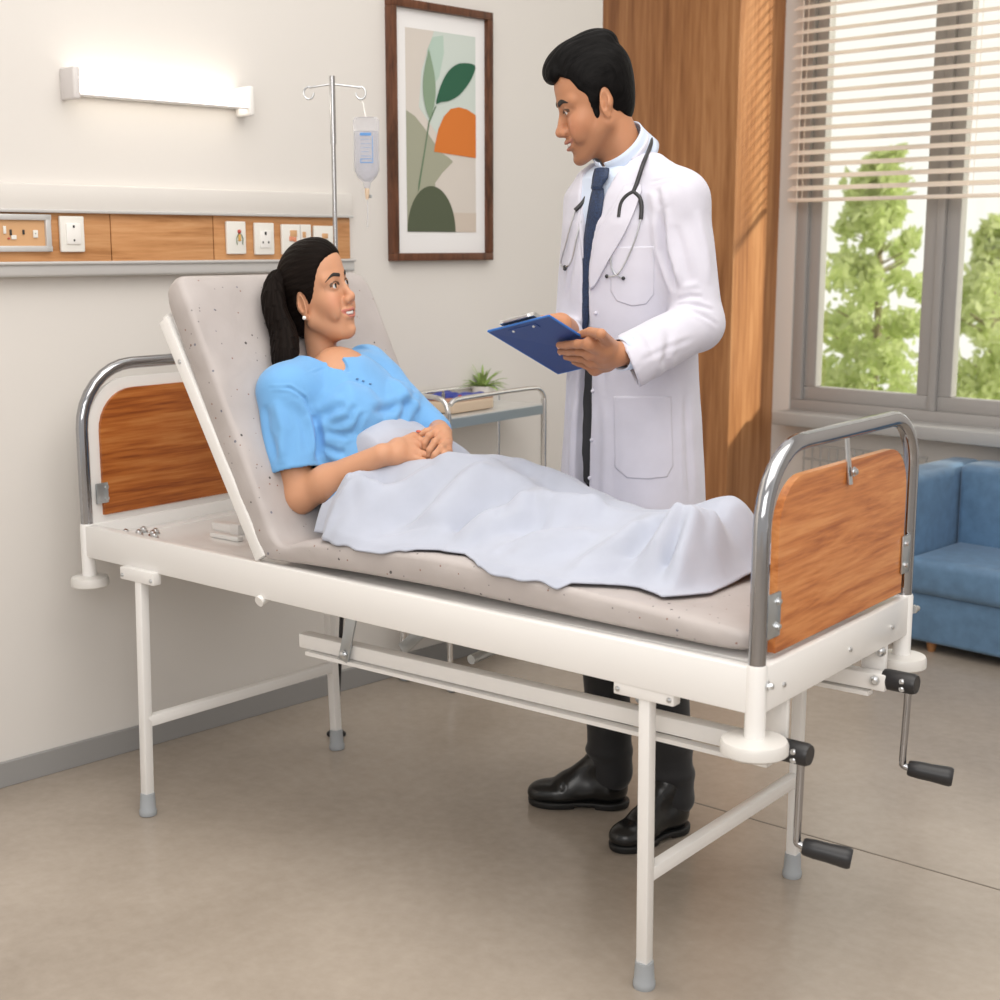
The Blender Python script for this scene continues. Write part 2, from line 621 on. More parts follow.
# end bows
def bow(name, u, hv0, hv1, z0, zt, ztop0, ztop1, r=.0145, rad=.13):
    """chrome bow in the plane x=u; hv0 and hv1 are the post positions, ztop at either side"""
    pts = []
    pts.append(V(u, hv0, z0)); pts.append(V(u, hv0, z0 + .06))
    ctr = V(u, hv0 + rad, ztop0 - rad)
    for k in range(9):
        a = math.pi - math.pi / 2 * k / 8
        pts.append(V(u, hv0 + rad + rad * math.cos(a), ztop0 - rad + rad * math.sin(a)))
    pts.insert(2, V(u, hv0, (z0 + ztop0 - rad) / 2))
    r2 = rad * .8
    for k in range(9):
        a = math.pi / 2 - math.pi / 2 * k / 8
        pts.append(V(u, hv1 - r2 + r2 * math.cos(a), ztop1 - r2 + r2 * math.sin(a)))
    pts.append(V(u, hv1, (z0 + ztop1 - r2) / 2)); pts.append(V(u, hv1, z0))
    return MB().tube(pts, r, 20)


def round_panel(u, v0, v1, z0, z1, rad, th, n=8):
    P = [V(u, v0, z0)]
    for k in range(n + 1):
        a = math.pi - math.pi / 2 * k / n
        P.append(V(u, v0 + rad + rad * math.cos(a), z1 - rad + rad * math.sin(a)))
    for k in range(n + 1):
        a = math.pi / 2 - math.pi / 2 * k / n
        P.append(V(u, v1 - rad + rad * math.cos(a), z1 - rad + rad * math.sin(a)))
    P.append(V(u, v1, z0))
    return MB().prism(P, (th, 0, 0))


fb = tag(thing('footboard', None, None, (UF, 0, ZF)))
fb.parent = bed
bow('bow', UF, -.312, .296, ZF, 1.0, 1.010, 1.010).build('bow_tube', M['chrome'], fb, smooth=60)
round_panel(UF - .008, -.262, .262, ZF + .012, .955, .085, .014).build('end_panel', M['foot_wood'], fb, smooth=30)
for v, z, s in ((-.277, .735, 1), (.272, .742, -1)):
    b = MB()
    b.box((UF + .009, v, z), (.004, .045, .075), bev=.003)
    b.box((UF, v - s * .018, z), (.02, .008, .06), bev=.002)
    bk = b.build('bracket', M['zinc'], fb)
    for dz in (-.02, .022):
        bolt((UF + .011, v + s * .01, z + dz), (1, 0, 0), bk, .005, .005)
b = MB()
b.tube([V(UF, -.005, 1.0), V(UF + .004, -.005, .965), V(UF + .010, -.008, .93), V(UF + .012, -.008, .915)], .006, 10, flat=(.6, 1.3))
hk = b.build('hook', M['steel'], fb)
bolt((UF + .016, -.006, .938), (1, 0, 0), hk, .006, .006)
MB().tube([V(UF, .302, .84), V(UF, .318, .845), V(UF, .322, .835)], .004, 8).build('pin', M['steel'], fb)

hb = tag(thing('headboard', None, None, (UH, 0, ZH)))
hb.parent = bed
bow('bow', UH, -.282, .285, ZH, 1.0, 1.043, 1.043, rad=.15).build('bow_tube', M['chrome'], hb, smooth=60)
round_panel(UH - .006, -.268, .27, ZH, 1.010, .12, .010).build('panel_border', W_, hb, smooth=30)
round_panel(UH + .004, -.238, .24, ZH + .018, .984, .10, .008).build('end_panel', M['bed_wood'], hb, smooth=30)
b = MB()
b.box((UH + .014, -.244, .735), (.005, .035, .05), bev=.002)
bk = b.build('bracket', M['zinc'], hb)
for dz in (-.015, .013):
    bolt((UH + .015, -.232, .735 + dz), (1, 0, 0), bk, .005, .003)

# crank mechanism: square drive tubes under the frame
def sq(a, b, w=.034, name='drive_tube', mat=None):
    return MB().beam(a, b, w, w, bev=.003).build(name, mat or W_, bed)


sq((-.27, -.19, .468), (.90, -.19, .478), .032)
MB().beam((-.24, -.205, .446), (.88, -.205, .452), .022, .008).build('guide_strip', W_, bed)
sq((.20, .175, .505), (.93, .175, .512), .032)
MB().beam((.25, .165, .484), (.90, .165, .488), .022, .008).build('guide_strip', W_, bed)
for u in (.60, .2):
    MB().tube([V(u, -.18, .505), V(u, .18, .52)], .010, 12).build('pivot_shaft', M['zinc'], bed)
lk = MB()
lk.beam((-.126, -.214, .450), (-.095, -.214, .56), .006, .028, bev=.002, up=(1, 0, 0))
lko = lk.build('lift_link', M['zinc'], bed)
bolt((-.121, -.218, .466), (0, -1, 0), lko, .007, .006)
lk = MB(); lk.beam((-.06, -.10, .46), (.05, -.08, .565), .006, .028, bev=.002, up=(1, 0, 0)); lk.build('lift_link', M['zinc'], bed)
MB().tube([V(-.28, -.24, .60), V(-.28, -.31, .575)], .012, 12).build('hinge_stub', W_, bed)
MB().box((.89, .20, .552), (.05, .012, .07), bev=.004).build('hanger_plate', W_, bed)
bolt((.905, .193, .565), (1, -1, 0), bed, .008, .008)
MB().box((.88, -.19, .535), (.05, .012, .085), bev=.004).build('hanger_plate', W_, bed)
bolt((.80, .155, .512), (0, -1, 0), bed, .006, .006)
bolt((.91, .157, .516), (.4, -1, 0), bed, .007, .008)


def crank(c, r_end, lean):
    """c: coupling centre; arm hangs down to r_end; grip points outwards"""
    c = V(*c)
    e = V(*r_end)
    cr = thing('crank', None, None, tuple(c))
    cr.parent = bed
    m = MB()
    m.lathe(c + V(-.03, 0, 0), [(0, 0), (.019, 0), (.020, .004), (.020, .058), (.017, .064), (0, .064)], 24, (1, 0, 0))
    co = m.build('coupling', M['black_plastic'], cr)
    for dv in (.006, -.008):
        bolt((c[0] + .012, c[1] - .019 + abs(dv) * .2, c[2] + dv), (.3, -1, .1), co, .004, .003)
    a = c + V(.018, 0, -.014)
    g = V(*lean) / np.linalg.norm(lean)
    MB().tube(smoothpath([a, a + (e - a) * .5, e + V(0, 0, .012), e + g * .004 + V(0, 0, .002), e + g * .018], 5), .0068, 14).build('arm', M['chrome'], cr)
    MB().lathe(e + g * .010, [(0, 0), (.0125, 0), (.0150, .004), (.0165, .02), (.0168, .045), (.0185, .070), (.0185, .078), (.016, .083), (0, .083)], 28, g).build('grip', M['black_plastic'], cr)
    return cr


crank((.920, -.205, .484), (.934, -.200, .318), (.88, .30, -.13))
crank((.950, .180, .516), (.962, .186, .348), (.88, .30, -.10))

# ------------------------------------------------------------------ mattress
def mattress_mat():
    m, nt, b = new_mat('speckled_vinyl')
    tc = nt.nodes.new('ShaderNodeTexCoord')
    base = nt.nodes.new('ShaderNodeTexNoise')
    base.inputs['Scale'].default_value = 6
    base.inputs['Detail'].default_value = 6
    nt.links.new(tc.outputs['Object'], base.inputs['Vector'])
    r = nt.nodes.new('ShaderNodeValToRGB')
    r.color_ramp.elements[0].position, r.color_ramp.elements[1].position = .3, .7
    r.color_ramp.elements[0].color = (.40, .36, .345, 1)
    r.color_ramp.elements[1].color = (.475, .435, .42, 1)
    nt.links.new(base.outputs['Fac'], r.inputs['Fac'])
    last = r.outputs['Color']
    for sc, thr, col in ((30, .10, (.085, .075, .075, 1)), (44, .09, (.26, .15, .12, 1)), (24, .07, (.16, .16, .20, 1)), (52, .10, (.22, .20, .20, 1))):
        v = nt.nodes.new('ShaderNodeTexVoronoi')
        v.inputs['Scale'].default_value = sc
        nt.links.new(tc.outputs['Object'], v.inputs['Vector'])
        w = nt.nodes.new('ShaderNodeMath'); w.operation = 'LESS_THAN'; w.inputs[1].default_value = thr
        nt.links.new(v.outputs['Distance'], w.inputs[0])
        g = nt.nodes.new('ShaderNodeMath'); g.operation = 'GREATER_THAN'; g.inputs[1].default_value = .45
        sx = nt.nodes.new('ShaderNodeSeparateColor')
        nt.links.new(v.outputs['Color'], sx.inputs[0])
        nt.links.new(sx.outputs[0], g.inputs[0])
        mu = nt.nodes.new('ShaderNodeMath'); mu.operation = 'MULTIPLY'
        nt.links.new(w.outputs[0], mu.inputs[0]); nt.links.new(g.outputs[0], mu.inputs[1])
        mx = nt.nodes.new('ShaderNodeMix'); mx.data_type = 'RGBA'
        mx.inputs['B'].default_value = col
        nt.links.new(mu.outputs[0], mx.inputs['Factor'])
        nt.links.new(last, mx.inputs['A'])
        last = mx.outputs['Result']
    nt.links.new(last, b.inputs['Base Color'])
    b.inputs['Roughness'].default_value = .55
    # wrinkles
    n = nt.nodes.new('ShaderNodeTexNoise'); n.inputs['Scale'].default_value = 14; n.inputs['Detail'].default_value = 4
    n.inputs['Distortion'].default_value = .8
    nt.links.new(tc.outputs['Object'], n.inputs['Vector'])
    bp = nt.nodes.new('ShaderNodeBump'); bp.inputs['Strength'].default_value = .25; bp.inputs['Distance'].default_value = .008
    nt.links.new(n.outputs['Fac'], bp.inputs['Height'])
    nt.links.new(bp.outputs['Normal'], b.inputs['Normal'])
    return m


M['mattress'] = mattress_mat()


def mattress():
    # centre line (u, z, thickness) of the slab from the foot up over the hinge to the head
    flat = [(.884, .666, .038), (.80, .667, .042), (.62, .669, .050), (.42, .672, .058), (.22, .676, .062), (.0, .674, .058), (-.15, .670, .050), (-.225, .667, .040)]
    top, bot = [], []
    for u, z, t in flat:
        bot.append((u, z)); top.append((u, z + t))
    f0, f1 = V(-.238, .700), V(-.524, 1.268)
    d = (f1 - f0) / np.linalg.norm(f1 - f0)
    nrm = V(-d[1], d[0])
    top[-1] = (-.215, .704)
    for t in np.linspace(.05, 1, 9):
        p = f0 + (f1 - f0) * t
        q = p + nrm * .068
        top.append(tuple(p)); bot.append(tuple(q))
    bot[len(flat) - 1] = (-.275, .668)
    # section rows (superellipse across the slab so its long edges are round)
    n = len(top)
    rows = []
    rnd = random.Random(4)
    up_u = np.array(top); lo_u = np.array(bot)
    # densify
    up_d = np.array(smoothpath([(a, b, 0) for a, b in up_u], 5))[:, :2]
    lo_d = np.array(smoothpath([(a, b, 0) for a, b in lo_u], 5))[:, :2]
    prof = []
    hw = .297
    rr = .016
    for k in range(7):
        a = math.pi / 2 * k / 6
        prof.append((1, -hw + rr - rr * math.sin(math.pi / 2 - a) * 1.0, a))
    m = len(up_d)
    for i in range(m):
        T, B = up_d[i], lo_d[i]
        dd = T - B
        th = np.linalg.norm(dd); dd = dd / th
        shrink = 1.0
        e = min(i, m - 1 - i)
        if e < 4:
            shrink = [.45, .72, .88, .96][e]
        mid = (T + B) / 2
        h2 = th / 2 * shrink
        W2 = hw - (0 if e >= 4 else [.022, .010, .004, .001][e])
        r = min(.016, h2 * .9)
        ring = []
        def pt(v, h):
            ring.append(V(mid[0] + dd[0] * h, v, mid[1] + dd[1] * h))
        NV = 26
        wob = lambda v, s: 0.0025 * math.sin(v * 31 + i * .55 + s) * (1 if e > 3 else 0)
        for k in range(NV + 1):
            v = -W2 + r + (2 * W2 - 2 * r) * k / NV
            pt(v, h2 + wob(v, 0) * .6)
        for k in range(1, 6):
            a = math.pi / 2 - math.pi / 2 * k / 6
            pt(W2 - r + r * math.cos(a), h2 - r + r * math.sin(a))
        pt(W2, 0)
        for k in range(1, 7):
            a = -math.pi / 2 * k / 6
            pt(W2 - r + r * math.cos(a), -h2 + r + r * math.sin(a))
        for k in range(1, NV + 1):
            v = W2 - r - (2 * W2 - 2 * r) * k / NV
            pt(v, -h2)
        for k in range(1, 6):
            a = -math.pi / 2 - math.pi / 2 * k / 6
            pt(-W2 + r + r * math.cos(a), -h2 + r + r * math.sin(a))
        pt(-W2 + .0025 * math.sin(i * .9) - .001, 0)
        for k in range(1, 7):
            a = math.pi - math.pi / 2 * k / 6
            if k < 6:
                pt(-W2 + r + r * math.cos(a), h2 - r + r * math.sin(a))
        rows.append(ring)
    mb = MB()
    vs = [[mb.bm.verts.new(Vector(p)) for p in row] for row in rows]
    L = len(vs[0])
    for A, B in zip(vs, vs[1:]):
        for k in range(L):
            mb.bm.faces.new((A[k], A[(k + 1) % L], B[(k + 1) % L], B[k]))
    mb.bm.faces.new(vs[0]); mb.bm.faces.new(list(reversed(vs[-1])))
    o = mb.build('mattress', M['mattress'], smooth=60)
    # welt seam along the front edges of the backrest part
    s = MB()
    ps = [V(p[0], -hw + .004, p[1]) for p in up_d[38:]]
    return tag(o, 'thin grey speckled mattress bent up along the raised backrest of the bed', 'mattress')


mattress()
# ------------------------------------------------------------------ things on the wall
M['lamp_glow'] = pbr('lamp_diffuser', (.95, .93, .9), .4, emit=(1.0, .93, .82), estr=2.8)
M['lamp_cap'] = pbr('lamp_cap', (.66, .63, .62), .45)
M['mat_board'] = pbr('mat_board', (.80, .79, .79), .8)


def wall(y, z, d=0.0):
    """point on the back wall at room position y, height z, d in front of it"""
    return room(XW + d, y, z)


lamp = thing('wall_lamp', 'glowing white tube lamp with pale end caps mounted high on the wall', 'lamp', wall(-.025, 1.70))
MB().box(wall(-.05, 1.703, .010), (.020, .49, .044), TH, bev=.003).build('back_plate', M['white_plastic'], lamp)
MB().box(wall(-.05, 1.703, .040), (.042, .486, .044), TH, bev=.012, seg=4).build('diffuser', M['lamp_glow'], lamp)
MB().box(wall(-.05, 1.680, .0595), (.006, .486, .005), TH, bev=.002).build('reflector_strip', M['lamp_cap'], lamp)
for y, dz, dy in ((-.302, .004, -1), (.200, -.004, 1)):
    m = MB()
    m.box(wall(y, 1.703 + dz, .034), (.068, .018, .076), TH, bev=.006, seg=3)
    m.build('end_cap', M['lamp_cap'] if dy < 0 else M['white_plastic'], lamp)
MB().box(wall(.216, 1.668, .02), (.02, .016, .006), TH, bev=.002).build('switch', M['lamp_cap'], lamp)

hu = thing('headwall_panel', 'long wood-faced service panel with white top strip behind the bed', 'wall panel', wall(-.6, 1.25))
MB().box(wall(-.62, 1.440, .014), (.028, 2.37, .062), TH, bev=.004).build('top_strip', M['wall'], hu)
MB().box(wall(-.62, 1.407, .016), (.034, 2.37, .008), TH, bev=.002).build('top_trim', M['alu'], hu)
MB().box(wall(-.64, 1.269, .020), (.044, 2.40, .034), TH, bev=.006, seg=3).build('lower_rail', M['alu'], hu)
MB().box(wall(-.64, 1.284, .024), (.052, 2.40, .008), TH, bev=.003).build('lower_trim', M['alu'], hu)
for a, b in ((-1.8, -.205), (-.202, .097), (.100, .562)):
    MB().box(wall((a + b) / 2, 1.345, .009), (.018, b - a, .118), TH, bev=.001).build('wood_panel', M['panel_wood'], hu)

SD = .019
M['dark'] = pbr('dark_slot', (.03, .03, .03), .5)
M['red'] = pbr('red_mark', (.45, .06, .04), .5)
M['yellow'] = pbr('yellow_mark', (.65, .38, .10), .5)
M['greenm'] = pbr('green_mark', (.10, .16, .08), .5)
M['orange'] = pbr('orange_mark', (.72, .28, .16), .5)
M['brass'] = pbr('tan_plate', (.62, .36, .18), .5)


def plate(name, label, cat, y0, y1, z0, z1, group=None, d=.010, mat='cream_plastic'):
    y0, y1 = y0 - .008, y1 - .008
    t = thing(name, label, cat, wall((y0 + y1) / 2, z0, SD), group=group)
    MB().box(wall((y0 + y1) / 2, (z0 + z1) / 2, SD + d / 2), (d, y1 - y0, z1 - z0), TH, bev=.003, seg=3).build('face_plate', M[mat], t)
    return t


def mark(t, name, y, z, sy, sz, mat, d=.0115, th=.003, bev=.0008):
    return MB().box(wall(y - .008, z, SD + d), (th, sy, sz), TH, bev=bev).build(name, M[mat], t)


# framed outlet bank at the far left
t = thing('outlet_bank', 'metal-framed tan outlet bank at the left end of the wood panel', 'outlet', wall(-.46, 1.311, SD))
fm = MB()
for (y, z, sy, sz) in ((-.46, 1.392, .185, .014), (-.46, 1.318, .185, .014), (-.376, 1.355, .014, .088), (-.545, 1.355, .014, .088)):
    fm.box(wall(y, z, SD + .006), (.012, sy, sz), TH, bev=.002)
fm.build('frame', M['alu'], t)
MB().box(wall(-.46, 1.355, SD + .002), (.004, .16, .064), TH).build('back_plate', M['brass'], t)
for y, z, sy, sz, mt in ((-.477, 1.362, .007, .018, 'cream_plastic'), (-.462, 1.356, .005, .014, 'dark'), (-.455, 1.345, .013, .010, 'cream_plastic'),
                         (-.430, 1.357, .005, .011, 'dark'), (-.400, 1.353, .012, .018, 'cream_plastic'), (-.400, 1.354, .004, .005, 'dark'),
                         (-.52, 1.355, .012, .02, 'cream_plastic'), (-.468, 1.342, .005, .004, 'red')):
    mark(t, 'outlet', y, z, sy, sz, mt, .006)

t = plate('light_switch', 'white rocker switch plate on the left of the wood panel', 'switch', -.337, -.273, 1.310, 1.396)
mark(t, 'rocker', -.304, 1.354, .038, .050, 'white_plastic', .011, .007, .002)
mark(t, 'indicator', -.304, 1.371, .005, .006, 'dark', .0148, .001, 0)
mark(t, 'indicator', -.304, 1.338, .004, .005, 'dark', .0148, .001, 0)
t = plate('wall_plate', 'white wall plate bearing a small red, yellow and green figure', 'wall plate', .142, .203, 1.303, 1.389)
f = MB(); f.sphere(wall(.1725, 1.362, SD + .011), (.005, .0055, .006), 12, 8)
f.build('red_figure', M['red'], t)
f = MB(); f.box(wall(.173, 1.346, SD + .011), (.004, .008, .018), TH, bev=.0015); f.build('yellow_figure', M['yellow'], t)
f = MB()
for s in (-1, 1):
    f.tube([wall(.173 + s * .004, 1.356, SD + .012), wall(.173 + s * .010, 1.345, SD + .012), wall(.173 + s * .009, 1.328, SD + .012)], .0012, 6)
f.build('green_figure', M['greenm'], t)
t = plate('power_socket', 'white power socket plate second from the red figure plate', 'socket', .232, .296, 1.301, 1.386)
t['label'] = 'plain white power socket between the figure plate and the wide double plate'
mark(t, 'socket_face', .265, 1.342, .034, .046, 'white_plastic', .0108, .004, .001)
for y, z, s in ((.265, 1.358, .006), (.256, 1.334, .004), (.274, 1.334, .004)):
    mark(t, 'pin_hole', y, z, s, s * 1.4, 'dark', .0132, .001, 0)
t = plate('gas_outlet', 'wide cream double plate with orange ports just above the woman\'s hair', 'outlet', .322, .423, 1.301, 1.383)
for y, z, sy, sz, mt in ((.360, 1.358, .022, .018, 'brass'), (.353, 1.344, .014, .012, 'orange'), (.397, 1.355, .010, .016, 'brass'), (.364, 1.342, .010, .012, 'orange')):
    mark(t, 'port', y, z, sy, sz, mt, .011, .004)
mark(t, 'divider', .384, 1.342, .002, .08, 'alu', .0105, .002, 0)
t = plate('wall_socket', 'white socket plate at the right end of the panel behind the pole', 'socket', .433, .512, 1.301, 1.380)
mark(t, 'port', .470, 1.352, .020, .014, 'brass', .011, .003)

# ---- framed print
pic = thing('framed_picture', 'tall brown wood-framed botanical print with green leaf and orange dome', 'picture', wall(.937, 1.278))
PY0, PY1, PZ0, PZ1, PWD = .720, 1.136, 1.280, 2.028, .023
fm = MB()
for (y, z, sy, sz) in (((PY0 + PY1) / 2, PZ1 - PWD / 2, PY1 - PY0, PWD), ((PY0 + PY1) / 2, PZ0 + PWD / 2, PY1 - PY0, PWD),
                       (PY0 + PWD / 2, (PZ0 + PZ1) / 2, PWD, PZ1 - PZ0 - 2 * PWD), (PY1 - PWD / 2, (PZ0 + PZ1) / 2, PWD, PZ1 - PZ0 - 2 * PWD)):
    fm.box(wall(y, z, .014), (.028, sy, sz), TH, bev=.002)
fm.build('frame', M['frame_wood'], pic)
MB().box(wall((PY0 + PY1) / 2, (PZ0 + PZ1) / 2, .006), (.010, PY1 - PY0 - .04, PZ1 - PZ0 - .04), TH).build('mat_board', M['mat_board'], pic, smooth=0)
AY0, AY1, AZ0, AZ1 = .788, 1.074, 1.366, 1.952


def art(u, v, d):
    return wall(AY0 + (AY1 - AY0) * u, AZ0 + (AZ1 - AZ0) * v, .0112 + d * .0003)


def ell(cu, cv, ru, rv, a0=0, a1=360, rot=0, n=36):
    o = []
    for k in range(n + 1):
        a = math.radians(a0 + (a1 - a0) * k / n)
        x, y = ru * math.cos(a), rv * math.sin(a)
        r = math.radians(rot)
        o.append((cu + x * math.cos(r) - y * math.sin(r), cv + x * math.sin(r) + y * math.cos(r)))
    return o


def leafshape(a, b, w, n=16):
    a, b = np.array(a), np.array(b)
    d = b - a
    nr = np.array([-d[1], d[0]])
    L = [a + d * t + nr * w * math.sin(math.pi * t ** .85) for t in np.linspace(0, 1, n)]
    R = [a + d * t - nr * w * math.sin(math.pi * t ** .85) for t in np.linspace(1, 0, n)][1:-1]
    return [tuple(p) for p in L + R]


def clampuv(P):
    return [(min(1, max(0, x)), min(1, max(0, y))) for x, y in P]


def smooth2(P):
    return [tuple(p[:2]) for p in smoothpath([(x, y, 0) for x, y in P], 4, closed=True)]


ARTS = [
    ('print', [(0, 0), (1, 0), (1, 1), (0, 1)], (.62, .57, .52)),
    ('pale_wash', [(.42, .50), (.18, .62), (.22, .8), (.34, .93), (.40, 1), (1, 1), (1, .40), (.55, .42)], (.56, .62, .58)),
    ('pale_leaf', [(.30, .90), (.38, .97), (.53, .985), (.54, .9), (.47, .78), (.40, .74)], (.43, .55, .48)),
    ('sage_dome', [(0, 0), (0, .60), (.12, .575), (.25, .52), (.38, .455), (.5, .40), (.6, .38), (.66, .36), (.5, .3), (.40, .25), (.4, 0)], (.34, .345, .26)),
    ('beige_dome', clampuv(ell(.74, .10, .36, .275, 0, 180)) + [(.40, 0), (1, 0), (1, .2)], (.57, .49, .42)),
    ('orange_dome', [(.385, .405)] + [(.40, .44), (.45, .52), (.53, .585), (.63, .625), (.75, .638), (.87, .63), (1, .605), (1, .385)], (.62, .175, .028)),
    ('dark_dome', ell(.345, .0, .345, .232, 0, 180), (.082, .098, .058)),
    ('stem', [(.150, .20), (.158, .24), (.24, .40), (.31, .555), (.41, .635), (.42, .63), (.325, .55), (.255, .40), (.17, .22)], (.115, .19, .11)),
    ('sage_leaf', leafshape((.325, .565), (.32, .91), .26), (.23, .32, .22)),
    ('green_leaf', smooth2([(.416, .645), (.450, .70), (.520, .765), (.616, .82), (.767, .858), (.985, .857), (.95, .80), (.86, .745), (.74, .695), (.60, .665), (.49, .655)]), (.022, .105, .058)),
]
for i, (nm, P, c) in enumerate(ARTS):
    Q = []
    for q in P:
        if not Q or abs(q[0] - Q[-1][0]) + abs(q[1] - Q[-1][1]) > 1e-5:
            Q.append(q)
    MB().prism([art(u, v, i) for u, v in Q], -EX * .0002).build(nm, pbr('print_' + nm, c, .85), pic, smooth=0)

# ---- drip stand and bag
M['pole_steel'] = pbr('pole_steel', (.46, .455, .46), .25, 1.0)
IVP = V(-.681, .351, 0)
AX = V(.788, .616, 0)
iv = thing('drip_stand', 'slim steel drip stand with two hooks behind the raised backrest', 'drip stand', tuple(IVP))
MB().tube([IVP + V(0, 0, .40), IVP + V(0, 0, 1.60)], .0060, 16).tube([IVP + V(0, 0, 1.58), IVP + V(0, 0, 1.748)], .0076, 16).build('pole', M['pole_steel'], iv)
IVB = IVP + V(-.018, -.016, 0)
MB().tube([IVB + V(0, 0, .012), IVP + V(0, 0, .40)], .0058, 14).build('lower_pole', M['black_plastic'], iv)
fm = MB()
for k in range(3):
    a = math.radians(8 + 120 * k)
    e = IVB + V(math.cos(a), math.sin(a), 0) * .022
    fm.tube([IVB + V(0, 0, .03), e + V(0, 0, .012)], .004, 8)
    fm.sphere(e + V(0, 0, .008), .008, 12, 8)
fm.build('foot', M['black_plastic'], iv)
for s, L in ((-1, .056), (1, .068)):
    m = MB()
    a = IVP + V(0, 0, 1.728)
    pts = [a, a + AX * s * L + V(0, 0, -.008)]
    c = a + AX * s * (L + .004) + V(0, 0, -.022)
    for k in range(11):
        q = math.radians(118 - 300 * k / 10) if s > 0 else math.radians(62 + 300 * k / 10)
        pts.append(c + AX * (.0125 * math.cos(q)) + V(0, 0, .0150 * math.sin(q)))
    m.tube(smoothpath(pts, 3), .0026, 10)
    m.build('hook', M['steel'], iv)


def clear_mat(name, tint, fac):
    m, nt, b = new_mat(name)
    out = nt.nodes['Material Output']
    tr = nt.nodes.new('ShaderNodeBsdfTransparent')
    tr.inputs['Color'].default_value = (*tint, 1)
    gl = nt.nodes.new('ShaderNodeBsdfGlossy')
    gl.inputs['Roughness'].default_value = .12
    df = nt.nodes.new('ShaderNodeBsdfDiffuse')
    df.inputs['Color'].default_value = (.80, .80, .82, 1)
    lw = nt.nodes.new('ShaderNodeLayerWeight')
    lw.inputs['Blend'].default_value = .35
    a = nt.nodes.new('ShaderNodeMixShader')
    nt.links.new(lw.outputs['Facing'], a.inputs['Fac'])
    b2 = nt.nodes.new('ShaderNodeMixShader')
    b2.inputs['Fac'].default_value = .5
    nt.links.new(gl.outputs[0], b2.inputs[1]); nt.links.new(df.outputs[0], b2.inputs[2])
    nt.links.new(tr.outputs[0], a.inputs[1]); nt.links.new(b2.outputs[0], a.inputs[2])
    c = nt.nodes.new('ShaderNodeMixShader')
    c.inputs['Fac'].default_value = fac
    nt.links.new(a.outputs[0], c.inputs[1]); nt.links.new(df.outputs[0], c.inputs[2])
    nt.links.new(c.outputs[0], out.inputs['Surface'])
    return m


M['bag'] = clear_mat('clear_bag', (.93, .93, .95), .18)
M['fluid'] = clear_mat('clear_fluid', (.90, .91, .95), .12)
M['label_blue'] = pbr('label_blue', (.10, .28, .62), .5)
BG = IVP + AX * .084
bag = thing('drip_bag', 'clear drip bag with blue print hanging from the right hook', 'drip bag', tuple(BG + V(0, 0, 1.46)))
sec = [(.0, 1.648, 1), (.028, 1.646, 1), (.034, 1.640, .7), (.0335, 1.60, .8), (.0335, 1.54, .9), (.033, 1.515, .9), (.024, 1.497, .9), (.010, 1.484, 1), (.008, 1.470, 1), (.0, 1.469, 1)]


def bagring(r, z, fl, n=28):
    N = np.cross(AX, V(0, 0, 1))
    return [BG + AX * (r * math.cos(q)) + N * (r * .55 * fl * math.sin(q)) + V(0, 0, z) for q in [2 * math.pi * k / n for k in range(n)]]


def ringmesh(rings, name, mat, parent):
    m = MB()
    vs = [[m.bm.verts.new(Vector(p)) for p in r] for r in rings]
    n = len(vs[0])
    for A, B in zip(vs, vs[1:]):
        for k in range(n):
            m.bm.faces.new((A[k], A[(k + 1) % n], B[(k + 1) % n], B[k]))
    m.bm.faces.new(vs[0]); m.bm.faces.new(list(reversed(vs[-1])))
    return m.build(name, mat, parent, smooth=70)


ringmesh([bagring(max(r, .002), z, f) for r, z, f in sec], 'bag', M['bag'], bag)
ringmesh([bagring(max(r - .003, .002), z, f * .9) for r, z, f in [(.034, 1.612, .8), (.0335, 1.60, .8), (.0335, 1.54, .9), (.033, 1.515, .9), (.024, 1.499, .9), (.010, 1.487, 1)]], 'fluid', M['fluid'], bag)
lb = MB()
N_ = np.cross(AX, V(0, 0, 1))
for (x0, x1, z0, z1) in ((-.014, .014, 1.600, 1.607), (-.014, .018, 1.5325, 1.5345), (-.014, .016, 1.5415, 1.5430), (-.014, -.012, 1.533, 1.542), (.0165, .018, 1.535, 1.598),
                         (-.012, .014, 1.549, 1.5500), (-.012, .008, 1.560, 1.5606), (-.012, .012, 1.570, 1.5706), (-.012, .014, 1.580, 1.5806), (-.012, .010, 1.590, 1.5906)):
    P = [BG + AX * x + N_ * .0185 + V(0, 0, z) for x, z in ((x0, z0), (x1, z0), (x1, z1), (x0, z1))]
    lb.prism(P, N_ * .0005)
lb.build('printed_label', M['label_blue'], bag, smooth=0)
MB().tube(smoothpath([BG + V(0, 0, 1.646), BG + AX * -.004 + V(0, 0, 1.665), BG + AX * -.006 + V(0, 0, 1.680), BG + AX * -.010 + V(0, 0, 1.685)], 5), .0018, 8).build('hanger_loop', M['white_plastic'], bag)
MB().lathe(BG + V(0, 0, 1.470), [(0, 0), (.0055, 0), (.006, -.008), (.005, -.018), (.0035, -.028), (0, -.028)], 14).build('drip_chamber', pbr('chamber_tan', (.66, .50, .36), .4), bag)
MB().box(BG + AX * .008 + V(0, 0, 1.450), (.008, .006, .008), bev=.0015).build('roller_clamp', M['zinc'], bag)
MB().tube([BG + V(0, 0, 1.444), BG + V(.001, 0, 1.41), BG + V(-.001, 0, 1.372)], .0016, 8).build('drip_tube', M['bag'], bag)
# ------------------------------------------------------------------ trolley, plant, packets
TPH = math.radians(8)
TL_ = np.array([-math.sin(TPH), math.cos(TPH)])      # long way (room x, y)
TS_ = np.array([-math.cos(TPH), -math.sin(TPH)])     # to the back
T0 = np.array([-.790, .732])
TLEN, TDEP = .485, .185


def tr(a, b, z):
    p = T0 + TL_ * a * TLEN + TS_ * b * TDEP
    return room(p[0], p[1], z)


